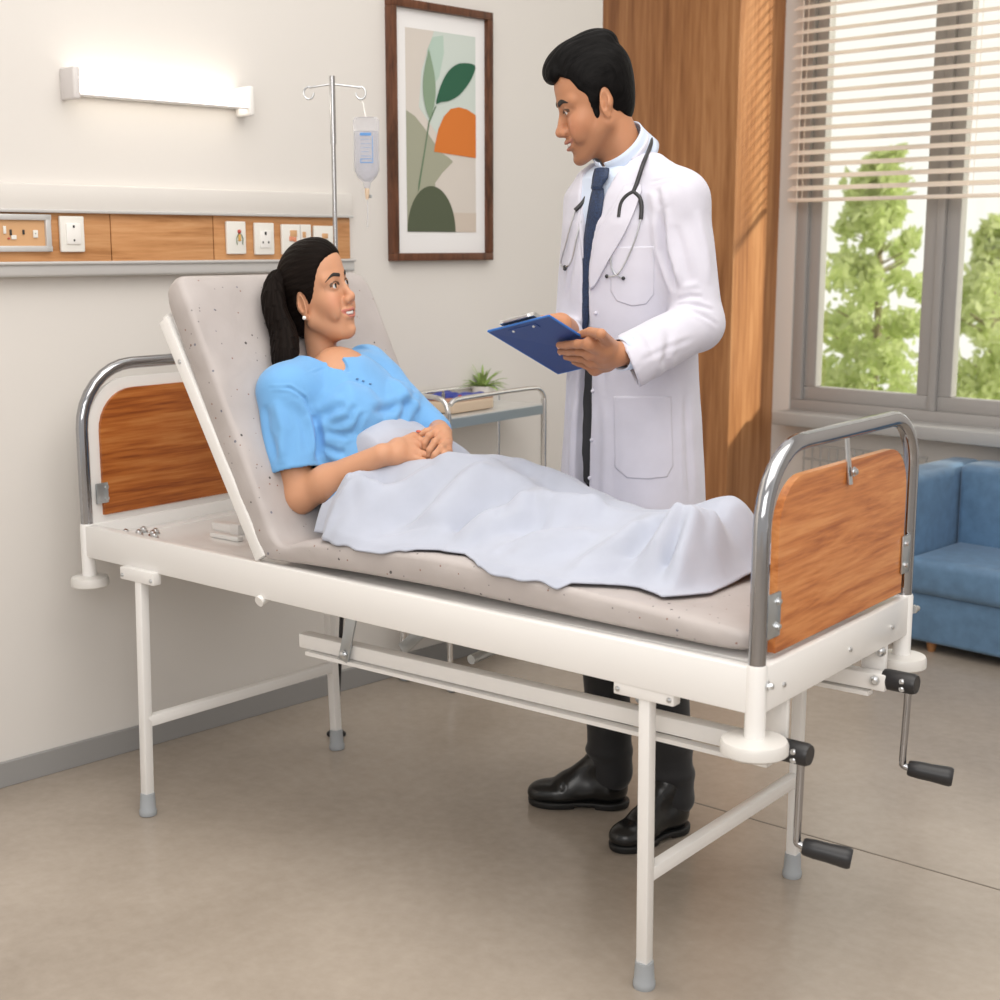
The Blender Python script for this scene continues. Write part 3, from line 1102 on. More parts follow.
tro = thing('trolley', 'chrome tube trolley with a pale steel top shelf beside the doctor', 'trolley', tuple(tr(.5, .5, 0)))
M['shelf'] = pbr('shelf_steel', (.70, .69, .67), .3, .3)
M['trolley_chrome'] = pbr('trolley_chrome', (.78, .77, .76), .16, 1.0)
M['apron'] = pbr('shelf_apron', (.42, .48, .51), .3, .7)


def quad_box(z0, z1, inset=0.0):
    c = [tr(inset, inset, z0), tr(1 - inset, inset, z0), tr(1 - inset, 1 - inset, z0), tr(inset, 1 - inset, z0)]
    return MB().prism(c, (0, 0, z1 - z0))


quad_box(.822, .830).build('top_shelf', M['shelf'], tro, smooth=0)
ap_ = MB()
for a, b in (((0, 0), (1, 0)), ((1, 0), (1, 1)), ((1, 1), (0, 1)), ((0, 1), (0, 0))):
    ap_.beam(tr(*a, .812), tr(*b, .812), .006, .028)
ap_.build('shelf_apron', M['apron'], tro)
quad_box(.205, .215).build('lower_shelf', M['shelf'], tro, smooth=0)
for a in (0, 1):
    for b in (0, 1):
        l = MB().tube([tr(a, b, .07), tr(a, b, .845)], .0095, 16).build('leg', M['trolley_chrome'], tro)
        c = MB()
        p = tr(a, b, 0)
        c.box(p + V(.004, 0, .048), (.016, .022, .045), bev=.004)
        c.build('caster_fork', M['alu'], l)
        MB().lathe(p + V(.006, -.008, .022), [(0, 0), (.020, 0), (.022, .003), (.022, .013), (.020, .016), (0, .016)], 20, (0, 1, 0)).build('caster_wheel', M['rubber'], l)
# end hoop on the left, long rails front and back
for pts in ([tr(0, 0, .83), tr(0, .02, .860), tr(0, .12, .882), tr(0, .35, .889), tr(0, .65, .889), tr(0, .88, .882), tr(0, .98, .86), tr(0, 1, .83)],
            [tr(.02, 0, .868), tr(.06, 0, .879), tr(.15, 0, .882), tr(.5, 0, .884), tr(.85, 0, .884), tr(.95, 0, .878), tr(1, 0, .855), tr(1, 0, .83)],
            [tr(.02, 1, .868), tr(.06, 1, .879), tr(.15, 1, .882), tr(.5, 1, .884), tr(.85, 1, .884), tr(.95, 1, .878), tr(1, 1, .855), tr(1, 1, .83)]):
    MB().tube(smoothpath(pts, 5), .0075, 12).build('guard_rail', M['trolley_chrome'], tro, smooth=60)

PC = tr(.77, .86, .831)
pl = thing('potted_plant', 'small spiky green plant in a white pot on the trolley', 'plant', tuple(PC))
MB().lathe(PC, [(0, 0), (.026, 0), (.030, .004), (.034, .052), (.034, .055), (.031, .055), (.030, .048), (0, .048)], 32).build('pot', pbr('white_pot', (.72, .69, .66), .45), pl)
MB().lathe(PC, [(.030, .046), (.030, .050), (.0, .052)], 20).build('soil', pbr('soil', (.05, .035, .02), .9), pl)


def leaf_mat(name, c):
    m = pbr(name, c, .5, var=.35, vscale=30)
    return m


rnd = random.Random(7)
lf = MB()
for k in range(46):
    az_ = rnd.uniform(0, 2 * math.pi)
    el = rnd.uniform(.05, .9)
    L = rnd.uniform(.055, .085) * (1.0 if el < .7 else .85)
    d = V(math.cos(az_), math.sin(az_), 0)
    side = V(-d[1], d[0], 0)
    pts = []
    b0 = PC + V(0, 0, .05) + d * rnd.uniform(0, .015)
    n = 7
    for i in range(n + 1):
        t = i / n
        out = L * (t * math.cos(el * 1.4) + .12 * t * t)
        up = L * (t * math.sin(el * 1.4) * 1.05 + .35 * t - .62 * t * t * (1.3 - el))
        w = .0052 * (1 - t) ** .7 * (.6 + .8 * min(1, t * 3)) + .0002
        c = b0 + d * out + V(0, 0, up)
        pts.append([c - side * w, c - V(0, 0, w * .35), c + side * w])
    lf.grid(pts)
lf.build('leaves', leaf_mat('plant_green', (.30, .42, .12)), pl, smooth=180, solid=.0006)

# things lying on the trolley
def on_tray(name, label, cat, a, b, z, size, mat, rz=0.0, bev=.006, group=None):
    o = MB().box((0, 0, size[2] / 2), size, bev=bev, seg=3).build(name, mat, smooth=50)
    p = tr(a, b, z)
    o.location = p
    o.rotation_euler = (0, 0, TH + math.radians(8) + rz)
    return tag(o, label, cat, group)


M['kraft'] = pbr('beige_carton', (.70, .56, .42), .6)
M['kraft_dark'] = pbr('brown_edge', (.45, .22, .14), .6)
M['pouch'] = pbr('blue_pouch', (.03, .05, .30), .45, bump=.3, bscale=60)
bx = thing('carton', 'flat beige carton lying on the left of the trolley shelf', 'carton', tuple(tr(.36, .55, .831)))
bx.rotation_euler = (0, 0, TH + math.radians(8))
for nm, loc, size, mt, bv in (('box_body', (0, 0, .018), (.125, .20, .034), 'kraft', .006), ('box_lid', (0, 0, .0365), (.121, .196, .004), 'kraft_dark', .001), ('end_label', (.03, .101, .018), (.05, .002, .022), 'kraft_dark', .0005)):
    o = MB().box(loc, size, bev=bv, seg=3).build(nm, M[mt], None, smooth=50)
    o.parent = bx


def pouch(name, label, a, b, z, sx, sy, h, rz):
    bm = MB()
    n = 14
    rows = []
    rr = random.Random(int(a * 100))
    ph = [rr.uniform(0, 6) for _ in range(4)]
    for i in range(n + 1):
        row = []
        for j in range(n + 1):
            x, y = (i / n - .5), (j / n - .5)
            e = max(0, 1 - (2 * abs(x)) ** 4) * max(0, 1 - (2 * abs(y)) ** 4)
            zz = h * e ** .5 * (.75 + .25 * math.sin(9 * x + ph[0]) * math.cos(7 * y + ph[1]))
            row.append((x * sx, y * sy, zz))
        rows.append(row)
    bm.grid(rows)
    bm.grid([[(p[0], p[1], 0) for p in row] for row in rows])
    bmesh.ops.remove_doubles(bm.bm, verts=list(bm.bm.verts), dist=1e-5)
    o = bm.build(name, M['pouch'], smooth=60)
    o.location = tr(a, b, z)
    o.rotation_euler = (0, 0, TH + rz)
    return tag(o, label, 'pouch', None)


pouch('blue_pouch', 'crumpled dark blue pouch lying in front on the beige carton', .43, .42, .870, .060, .125, .016, .1)
pouch('blue_pouch', 'flat dark blue pouch behind, towards the back of the beige carton', .29, .74, .870, .05, .13, .020, .1)
o = MB().lathe((0, 0, 0), [(0, 0), (.006, 0), (.006, .018), (.004, .020), (.004, .026), (0, .026)], 16).build('vial', M['chrome'])
o.location = tr(.20, .52, .8695)
tag(o, 'small steel-capped vial standing on the beige carton', 'vial')
o = MB().lathe((0, 0, 0), [(0, 0), (.005, 0), (.006, .002), (.006, .010), (.004, .013), (0, .013)], 16).build('red_cap', M['red'])
o.location = tr(.28, .34, .8695)
tag(o, 'small red cap beside the blue pouch on the carton', 'cap')

# ------------------------------------------------------------------ sofa
def fabric(name, c, rough=.75, bump=.35, var=.16, vs=40):
    return pbr(name, c, rough, bump=bump, bscale=420, var=var, vscale=vs, sheen=.15)


M['sofa'] = fabric('blue_leather', (.105, .20, .325), .42, .18, .14, 26)
M['oak'] = pbr('oak_leg', (.35, .16, .06), .5)
sf = thing('sofa', 'blue upholstered sofa with a low back under the window', 'sofa', tuple(room(.6, 2.4, 0)))
SX0, SX1 = -.05, 1.10


def sbox(name, x0, x1, y0, y1, z0, z1, bev, R=None):
    return MB().box(room((x0 + x1) / 2, (y0 + y1) / 2, (z0 + z1) / 2), (x1 - x0, y1 - y0, z1 - z0), TH, bev=bev, seg=4).build(name, M['sofa'], sf, smooth=60)


sbox('base', SX0 - .12, SX1 + .12, 2.115, 2.66, .035, .205, .015)
for a, b in ((SX0, .523), (.528, SX1)):
    sbox('seat', a, b, 2.09, 2.48, .198, .320, .030)
for a, b in ((SX0 + .004, .523), (.528, SX1)):
    sbox('back_cushion', a, b, 2.425, 2.60, .20, .592, .028)
sbox('back', SX0 - .11, SX1 + .11, 2.55, 2.66, .06, .575, .025)
sbox('arm', SX0 - .13, SX0 + .002, 2.12, 2.64, .10, .585, .035)
sbox('arm', SX1 - .002, SX1 + .13, 2.12, 2.64, .10, .585, .035)
for x in (.03, SX1):
    for y in (2.155, 2.60):
        MB().lathe(room(x, y, 0), [(0, 0), (.012, 0), (.020, .04), (0, .04)], 16).build('leg', M['oak'], sf)

# low wire rack under the window
rk = thing('wire_rack', 'low grey wire rack standing under the window behind the footboard', 'rack', tuple(room(-.6, 2.66, 0)))
M['wire'] = pbr('grey_wire', (.42, .41, .40), .5, .4)
m = MB()
for z in (.555, .50, .06):
    MB().beam(room(-.83, 2.685, z), room(-.30, 2.685, z), .008, .008).build('crossbar', M['wire'], rk)
for k in range(15):
    x = -.825 + .0372 * k
    MB().tube([room(x, 2.685, 0), room(x, 2.685, .555)], .0035, 8).build('upright', M['wire'], rk)

# ------------------------------------------------------------------ blind
def translucent(name, c, f=.5):
    m, nt, b = new_mat(name)
    out = nt.nodes['Material Output']
    t = nt.nodes.new('ShaderNodeBsdfTranslucent'); t.inputs['Color'].default_value = (*c, 1)
    d = nt.nodes.new('ShaderNodeBsdfDiffuse'); d.inputs['Color'].default_value = (*c, 1)
    x = nt.nodes.new('ShaderNodeMixShader'); x.inputs['Fac'].default_value = f
    nt.links.new(d.outputs[0], x.inputs[1]); nt.links.new(t.outputs[0], x.inputs[2])
    nt.links.new(x.outputs[0], out.inputs['Surface'])
    return m


M['slat'] = translucent('blind_slat', (.93, .86, .80), .5)
bl = thing('window_blind', 'pale slatted blind half lowered over the window', 'blind', tuple(room(.6, YW - .05, 1.49)))
BX0, BX1 = -.945, .86
MB().box(room((BX0 + BX1) / 2, YW - .05, 2.925), (BX1 - BX0, .045, .03), TH, bev=.004).build('headrail', M['slat'], bl)
MB().box(room((BX0 + BX1) / 2, YW - .05, 1.497), (BX1 - BX0, .030, .014), TH, bev=.004).build('bottom_rail', M['slat'], bl)
nsl = 31
for k in range(nsl):
    z = 1.497 + .0445 * (k + 1)
    R = Matrix.Rotation(TH, 3, 'Z') @ Matrix.Rotation(math.radians(28), 3, 'X')
    MB().box(room((BX0 + BX1) / 2, YW - .05, z), (BX1 - BX0, .036, .0025), R=R).build('slat', M['slat'], bl)
for x in (-.90, -.2, .5):
    m = MB()
    for dy in (-.018, .018):
        m.tube([room(x, YW - .05 + dy, 1.49), room(x, YW - .05 + dy, 2.92)], .0012, 6)
    m.build('ladder_cord', M['slat'], bl)

# ------------------------------------------------------------------ outside
tag(MB().box(room(-2, 5.75, -.05), (14, 5.6, .06), TH).build('ground', pbr('lawn', (.25, .33, .10), .9, var=.3, vscale=3), smooth=0), kind='structure')
M['bark'] = pbr('bark', (.34, .28, .19), .9)


def tree(label, x, y, h, r, seed, n, col, leaf=.05):
    rnd = random.Random(seed)
    t = thing('tree', label, 'tree', tuple(room(x, y, 0)), group=None)
    tb = MB()
    tb.tube([room(x, y, 0), room(x + .03, y, h * .4), room(x, y, h * .93)], [.035, .028, .008], 10)
    P = []
    for k in range(16):
        z = h * rnd.uniform(.12, .85)
        a = rnd.uniform(0, 6.28)
        rr = r * (1.05 - z / h) * .8
        tb.tube([room(x, y, z), room(x + math.cos(a) * rr, y + math.sin(a) * rr, z + rr * .55)], [.010, .004], 6)
    tb.build('trunk', M['bark'], t)
    m = MB()
    clusters = []
    for k in range(70):
        z = h * (.08 + .92 * rnd.random() ** 1.15)
        rad = r * (1.0 - .88 * (z / h) ** 2.2) * rnd.uniform(.25, 1.0)
        a = rnd.uniform(0, 6.28)
        clusters.append((x + math.cos(a) * rad, y + math.sin(a) * rad, z, r * rnd.uniform(.14, .30) * (1.1 - .6 * z / h)))
    for k in range(n):
        cx, cy, cz, cr = rnd.choice(clusters)
        p = room(cx + rnd.gauss(0, cr * .6), cy + rnd.gauss(0, cr * .6), max(.05, cz + rnd.gauss(0, cr * .55)))
        d = Vector((rnd.gauss(0, 1), rnd.gauss(0, 1), rnd.gauss(0, 1))).normalized()
        e = d.orthogonal().normalized()
        s = leaf * rnd.uniform(.6, 1.3)
        q = Vector(p)
        vs = [m.bm.verts.new(v) for v in (q - d * s, q + e * s * .45, q + d * s, q - e * s * .45)]
        m.bm.faces.new(vs)
    me = bpy.data.meshes.new('foliage')
    m.bm.to_mesh(me); m.bm.free()
    link_mesh('foliage', me, col, t, smooth=0)
    return t


g1 = translucent('leaf_pale_green', (.72, .80, .42), .45)
g2 = translucent('leaf_yellow_green', (.76, .82, .46), .45)
tree('tall pale green tree seen through the left window sash', -2.68, 6.4, 1.95, .46, 3, 4600, g1)
tree('lower yellow-green tree seen through the right window sash', -2.64, 8.0, 1.48, .52, 11, 4600, g2)
# ------------------------------------------------------------------ sculpting kit: distance fields meshed with surface nets
class Sculpt:
    def __init__(self, lo, hi, vox):
        self.lo = np.array(lo, np.float32)
        self.vox = vox
        n = np.ceil((np.array(hi) - np.array(lo)) / vox).astype(int) + 1
        self.n = n
        self.ax = [(self.lo[i] + vox * np.arange(n[i])).astype(np.float32) for i in range(3)]
        self.d = np.full(n, 1.0, np.float32)

    def window(self, lo, hi):
        s = []
        for i in range(3):
            a = int(max(0, math.floor((lo[i] - self.lo[i]) / self.vox)))
            b = int(min(self.n[i], math.ceil((hi[i] - self.lo[i]) / self.vox) + 1))
            if b <= a:
                return None, None
            s.append(slice(a, b))
        g = np.stack(np.meshgrid(self.ax[0][s[0]], self.ax[1][s[1]], self.ax[2][s[2]], indexing='ij', sparse=False), -1)
        return tuple(s), g

    def op(self, prim, k=0.0, mode='add'):
        f, lo, hi = prim
        m = k + 4 * self.vox
        s, g = self.window(np.array(lo) - m, np.array(hi) + m)
        if s is None:
            return self
        b = f(g).astype(np.float32)
        a = self.d[s]
        if mode == 'add':
            if k > 0:
                h = np.clip(.5 + .5 * (a - b) / k, 0, 1)
                r = a + (b - a) * h - k * h * (1 - h)
            else:
                r = np.minimum(a, b)
        else:
            b = -b
            if k > 0:
                h = np.clip(.5 - .5 * (a - b) / k, 0, 1)
                r = a + (b - a) * h + k * h * (1 - h)
            else:
                r = np.maximum(a, b)
        self.d[s] = r
        return self

    def add(self, prim, k=0.0):
        return self.op(prim, k, 'add')

    def sub(self, prim, k=0.0):
        return self.op(prim, k, 'sub')

    def clip(self, fn, k=0.0):
        """keep where fn(g) < 0"""
        s, g = self.window(self.lo, self.lo + self.vox * self.n)
        b = fn(g).astype(np.float32)
        a = self.d
        if k > 0:
            h = np.clip(.5 - .5 * (a - b) / k, 0, 1)
            self.d = a + (b - a) * h + k * h * (1 - h)
        else:
            self.d = np.maximum(a, b)
        return self

    def mesh(self, smooth=1):
        d = self.d
        d[0], d[-1] = 1, 1
        d[:, 0], d[:, -1] = 1, 1
        d[:, :, 0], d[:, :, -1] = 1, 1
        ins = d < 0
        nx, ny, nz = self.n
        cnt = np.zeros((nx - 1, ny - 1, nz - 1), np.int8)
        offs = [(i, j, k) for i in (0, 1) for j in (0, 1) for k in (0, 1)]
        for i, j, k in offs:
            cnt += ins[i:nx - 1 + i, j:ny - 1 + j, k:nz - 1 + k]
        act = (cnt > 0) & (cnt < 8)
        idx = np.argwhere(act)
        vid = np.full(act.shape, -1, np.int64)
        vid[act] = np.arange(len(idx))
        val = np.stack([d[idx[:, 0] + i, idx[:, 1] + j, idx[:, 2] + k] for i, j, k in offs], 1)
        O = np.array(offs, float)
        acc = np.zeros((len(idx), 3)); c = np.zeros(len(idx))
        for a in range(8):
            for b in range(a + 1, 8):
                if np.abs(O[a] - O[b]).sum() != 1:
                    continue
                va, vb = val[:, a], val[:, b]
                m = (va < 0) != (vb < 0)
                t = np.where(m, va / np.where(m, va - vb, 1), 0)
                p = O[a] + (O[b] - O[a]) * t[:, None]
                acc += np.where(m[:, None], p, 0); c += m
        P = (idx + acc / c[:, None]) * self.vox + self.lo
        quads = []
        for axis in range(3):
            a1, a2 = (axis + 1) % 3, (axis + 2) % 3
            sl0 = [slice(None)] * 3; sl1 = [slice(None)] * 3
            sl0[axis] = slice(0, -1); sl1[axis] = slice(1, None)
            A, B = ins[tuple(sl0)], ins[tuple(sl1)]
            e = np.argwhere(A != B)
            e = e[(e[:, a1] > 0) & (e[:, a2] > 0) & (e[:, a1] < self.n[a1] - 1) & (e[:, a2] < self.n[a2] - 1)]
            flip = A[e[:, 0], e[:, 1], e[:, 2]]
            def cell(o1, o2):
                q = e.copy(); q[:, a1] -= o1; q[:, a2] -= o2
                return vid[q[:, 0], q[:, 1], q[:, 2]]
            q = np.stack([cell(1, 1), cell(0, 1), cell(0, 0), cell(1, 0)], 1)
            q[~flip] = q[~flip][:, ::-1]
            quads.append(q)
        Q = np.concatenate(quads)
        for _ in range(smooth):
            P = relax(P, Q, .5)
        return P, Q


def relax(P, Q, f):
    s = np.zeros_like(P); c = np.zeros(len(P))
    for a in range(4):
        b = (a + 1) % 4
        np.add.at(s, Q[:, a], P[Q[:, b]]); np.add.at(c, Q[:, a], 1)
        np.add.at(s, Q[:, b], P[Q[:, a]]); np.add.at(c, Q[:, b], 1)
    c[c == 0] = 1
    return P + (s / c[:, None] - P) * f


def normals(P, Q):
    n = np.cross(P[Q[:, 2]] - P[Q[:, 0]], P[Q[:, 3]] - P[Q[:, 1]])
    out = np.zeros_like(P)
    for a in range(4):
        np.add.at(out, Q[:, a], n)
    return out / (np.linalg.norm(out, axis=1, keepdims=True) + 1e-12)


def ellipsoid(c, r, R=None):
    c = np.array(c, float); r = np.array(r, float)
    Rm = np.eye(3) if R is None else np.array(R)

    def f(g):
        q = (g - c) @ Rm
        k0 = np.linalg.norm(q / r, axis=-1)
        k1 = np.linalg.norm(q / (r * r), axis=-1)
        return k0 * (k0 - 1) / (k1 + 1e-9)
    e = np.sqrt((Rm ** 2) @ (r ** 2))
    return f, c - e, c + e


def cone(a, b, ra, rb, flat=None):
    """rounded cone; flat=(axis vector, factor) squashes the section along the axis"""
    a = np.array(a, float); b = np.array(b, float)
    ba = b - a
    L2 = ba @ ba + 1e-12

    def f(g):
        p = g - a
        t = np.clip((p @ ba) / L2, 0, 1)
        q = p - t[..., None] * ba
        if flat is not None:
            ax, fa = np.array(flat[0], float), flat[1]
            ax = ax / np.linalg.norm(ax)
            q = q + ((q @ ax) * (1 / fa - 1))[..., None] * ax
            return (np.linalg.norm(q, axis=-1) - (ra + (rb - ra) * t)) * min(1, fa)
        return np.linalg.norm(q, axis=-1) - (ra + (rb - ra) * t)
    R = max(ra, rb)
    return f, np.minimum(a, b) - R, np.maximum(a, b) + R


def slab(c, half, R=None, r=0.0):
    c = np.array(c, float); h = np.array(half, float) - r
    Rm = np.eye(3) if R is None else np.array(R)

    def f(g):
        q = np.abs((g - c) @ Rm) - h
        return np.linalg.norm(np.maximum(q, 0), axis=-1) + np.minimum(q.max(-1), 0) - r
    e = np.abs(Rm) @ (h + r)
    return f, c - e, c + e


def chain(S, pts, rads, k, kk=None):
    for i in range(len(pts) - 1):
        S.add(cone(pts[i], pts[i + 1], rads[i], rads[i + 1]), k if i == 0 or kk is None else kk)


def rotm(rx=0, ry=0, rz=0):
    return np.array(Euler((rx, ry, rz), 'XYZ').to_matrix())


def frame(x, z):
    """matrix whose columns are unit axes: x forward, z up-ish"""
    x = np.array(x, float); x = x / np.linalg.norm(x)
    z = np.array(z, float); z = z - x * (x @ z); z = z / np.linalg.norm(z)
    return np.stack([x, np.cross(z, x), z], 1)


def join_parts(parts):
    """several (P, Q, C) -> one"""
    P, Q, C, o = [], [], [], 0
    for p, q, c in parts:
        P.append(p); Q.append(q + o); C.append(c); o += len(p)
    return np.concatenate(P), np.concatenate(Q), np.concatenate(C)


def mesh_obj(name, P, Q, mat, parent=None, col=None, smooth=180):
    me = bpy.data.meshes.new(name)
    me.vertices.add(len(P)); me.vertices.foreach_set('co', np.asarray(P, np.float32).ravel())
    k = Q.shape[1]
    me.loops.add(len(Q) * k); me.loops.foreach_set('vertex_index', np.asarray(Q, np.int32).ravel())
    me.polygons.add(len(Q)); me.polygons.foreach_set('loop_start', np.arange(0, len(Q) * k, k, dtype=np.int32))
    me.update(calc_edges=True)
    me.validate()
    if col is not None:
        at = me.color_attributes.new('tint', 'FLOAT_COLOR', 'POINT')
        at.data.foreach_set('color', np.concatenate([col, np.ones((len(col), 1))], 1).astype(np.float32).ravel())
    o = bpy.data.objects.new(name, me)
    COL.objects.link(o)
    if mat:
        me.materials.append(mat)
    me.polygons.foreach_set('use_smooth', [True] * len(me.polygons))
    if smooth < 180:
        me.set_sharp_from_angle(angle=math.radians(smooth))
    if parent is not None:
        o.parent = parent
    return o


def tint_mat(name, rough=.5, sss=0.0, bump=0.0, bscale=300, spec=.4, sheen=0.0):
    m = pbr(name, (.5, .5, .5), rough, sss=sss, bump=bump, bscale=bscale, sheen=sheen)
    nt = m.node_tree
    b = nt.nodes['Principled BSDF']
    a = nt.nodes.new('ShaderNodeAttribute')
    a.attribute_name = 'tint'
    nt.links.new(a.outputs['Color'], b.inputs['Base Color'])
    b.inputs['Specular IOR Level'].default_value = spec
    return m


M['skin'] = tint_mat('skin', .48, sss=.12, bump=.05, bscale=900, spec=.35)
M['eye'] = tint_mat('eyeball', .12, spec=.25)
M['teeth'] = pbr('teeth', (.85, .82, .77), .25)


def hair_mat(name, c):
    m, nt, b = new_mat(name)
    b.inputs['Base Color'].default_value = (*c, 1)
    b.inputs['Roughness'].default_value = .45
    b.inputs['Specular IOR Level'].default_value = .05
    a = nt.nodes.new('ShaderNodeAttribute'); a.attribute_name = 'tint'      # strand coordinates
    n = nt.nodes.new('ShaderNodeTexNoise'); n.inputs['Scale'].default_value = 1.0; n.inputs['Detail'].default_value = 4
    n.inputs['Roughness'].default_value = .7
    nt.links.new(a.outputs['Vector'], n.inputs['Vector'])
    bp = nt.nodes.new('ShaderNodeBump'); bp.inputs['Strength'].default_value = .75; bp.inputs['Distance'].default_value = .004
    nt.links.new(n.outputs['Fac'], bp.inputs['Height'])
    nt.links.new(bp.outputs['Normal'], b.inputs['Normal'])
    r = nt.nodes.new('ShaderNodeValToRGB')
    r.color_ramp.elements[0].position, r.color_ramp.elements[1].position = .35, .75
    r.color_ramp.elements[0].color = (*[x * .6 for x in c], 1)
    r.color_ramp.elements[1].color = (*[x * 1.9 for x in c], 1)
    nt.links.new(n.outputs['Fac'], r.inputs['Fac'])
    nt.links.new(r.outputs['Color'], b.inputs['Base Color'])
    return m


M['hair_black'] = hair_mat('black_hair', (.006, .0055, .0055))
M['hair_brown'] = hair_mat('dark_brown_hair', (.008, .0055, .0045))
M['brow'] = pbr('brow_hair', (.018, .013, .011), .7)


def sstep(a, b, x):
    t = np.clip((x - a) / (b - a), 0, 1)
    return t * t * (3 - 2 * t)


# ------------------------------------------------------------------ heads: +x the face, +y its left, +z up; eyes at z = 0
def sculpt_head(man):
    S = Sculpt((-.125, -.10, -.235), (.135, .10, .135), .0018)
    w = 1.0 if man else .955
    jw = 1.0 if man else .88
    S.add(ellipsoid((-.010, 0, .035), (.097, .0755 * w, .081)))
    S.add(ellipsoid((.030, 0, .045), (.061, .062 * w, .055)), .02)
    S.add(ellipsoid((.028, 0, -.030), (.058, .057 * w, .085)), .03)
    for s in (-1, 1):
        S.add(cone((-.004, s * .053 * w * (jw + .04), -.052), (.060, s * .020 * jw, -.096), .019, .017), .022)
        S.add(ellipsoid((.057, s * .040 * w, -.030), (.028, .024, .024)), .022)          # cheeks
        S.add(cone((.083, s * .012, .020), (.064, s * .050 * w, .019), .0095 if man else .008, .009), .014)
    S.add(ellipsoid((.075, 0, -.100), (.0185, .022 if man else .0175, .0175)), .016)       # chin
    S.add(ellipsoid((.070, 0, -.066), (.027, .031, .028)), .016)                          # muzzle
    for s in (-1, 1):
        S.sub(ellipsoid((.104, s * .031, .001), (.0150, .0185, .0115)), .012)             # sockets
    nl = 1.08 if man else .98
    S.add(cone((.083, 0, .008), (.104, 0, -.030), .0080 * nl, .0095 * nl), .013)
    S.add(ellipsoid((.1085, 0, -.0345), (.0105 * nl, .0095 * nl, .0090 * nl)), .006)
    for s in (-1, 1):
        S.add(ellipsoid((.0970, s * .0125 * nl, -.0385), (.0125, .0078, .0085)), .008)
    S.add(cone((.106, 0, -.041), (.094, 0, -.046), .0045, .005), .005)
    for s in (-1, 1):
        S.sub(ellipsoid((.1025, s * .0066, -.0465), (.0052, .0034, .0042)), .003)
    # smile: lips, open mouth line, corners
    for s in (-1, 1):
        S.add(cone((.0980, s * .004, -.0605), (.0885, s * .0190, -.0590), .0056, .0044), .006)
        S.add(cone((.0885, s * .0190, -.0590), (.0765, s * .0310, -.0565), .0044, .0024), .005)
        S.add(cone((.0958, 0, -.0762), (.0870, s * .0190, -.0705), .0066, .0052), .006)
        S.add(cone((.0870, s * .0190, -.0705), (.0765, s * .0305, -.0595), .0052, .0024), .005)
        S.add(ellipsoid((.069, s * .043, -.050), (.016, .012, .020)), .014)                # smiling cheek fold
    for s in (-1, 1):
        S.sub(cone((.1005, 0, -.0678), (.0950, s * .0135, -.0666), .0045, .0040), .0020)
        S.sub(cone((.0950, s * .0135, -.0666), (.0785, s * .0300, -.0582), .0040, .0014), .0020)
        S.sub(cone((.0960, s * .0190, -.044), (.0745, s * .0395, -.0610), .0013, .0010), .0032 if man else .0030)
    S.sub(cone((.0985, -.016, -.0885), (.0985, .016, -.0885), .007, .007), .012)          # below the lower lip
    # lids
    for s in (-1, 1):
        S.add(ellipsoid((.0745, s * .0310, .0), (.0142, .0155, .0128)), .005)
        Rl = rotm(math.radians(-s * 6), 0, math.radians(-s * 12))
        S.sub(ellipsoid((.0905, s * .0315, -.0006), (.0125, .0128, .0036 if man else .0050), Rl), .0015)
    # ears
    for s in (-1, 1):
        Re = rotm(0, math.radians(-12), math.radians(s * 24))
        ec = np.array((-.012, s * .0735 * w, -.012))
        S.add(ellipsoid(ec, (.0175, .0065, .0300), Re), .004)
        S.add(cone((-.016, s * .060, -.012), (-.014, s * .0715 * w, -.016), .018, .0135), .006)
        S.sub(ellipsoid(ec + np.array((.004, s * .0072, .003)), (.0105, .0050, .0185), Re), .003)
        S.add(ellipsoid(ec + np.array((.010, s * .0015, -.002)), (.005, .005, .008), Re), .003)
        S.add(ellipsoid(ec + np.array((.003, s * -.001, -.026)), (.0085, .0055, .009)), .004)
    # neck
    nr = .054 if man else .043
    S.add(cone((-.022, 0, -.055), (-.048, 0, -.235), nr, nr * 1.06), .022 if man else .016)
    P, Q = S.mesh(1)
    # colour
    if man:
        base = np.array((.46, .215, .115)); warm = np.array((.50, .20, .115)); lip = np.array((.35, .145, .10))
    else:
        base = np.array((.56, .285, .165)); warm = np.array((.58, .245, .15)); lip = np.array((.46, .155, .115))
    C = np.tile(base, (len(P), 1))
    x, y, z = P.T
    ay = np.abs(y)
    ch = np.exp(-(((x - .07) / .03) ** 2 + ((ay - .042) / .02) ** 2 + ((z + .032) / .02) ** 2))
    nt_ = np.exp(-(((x - .105) / .015) ** 2 + (ay / .013) ** 2 + ((z + .036) / .014) ** 2))
    C += (warm - base) * np.clip(ch * .8 + nt_ * .5, 0, 1)[:, None]
    # stubble area of the man's jaw
    if man:
        st = sstep(-.040, -.070, z) * sstep(-.035, 0, x) * (1 - sstep(-.118, -.135, z))
        C = C * (1 - .20 * st)[:, None]
    zc = -.0678 + .0012 * np.clip(ay / .0135, 0, 1) + .0084 * np.clip((ay - .0135) / .0165, 0, 1.2)
    dl = np.abs(z - zc)
    hw = .0108 * np.clip(1 - (ay / .033) ** 2, 0, 1) ** .7
    lm = sstep(1.15, .8, dl / (hw + 1e-5)) * (x > .070) * (ay < .033)
    C += (lip - C) * np.clip(lm, 0, 1)[:, None]
    ins = (dl < .0046 - .0028 * np.clip(ay / .030, 0, 1)) & (x < .0990 - .0180 * (ay / .030) ** 1.4) & (x > .066) & (ay < .029)
    C[ins] = (.10, .03, .028)
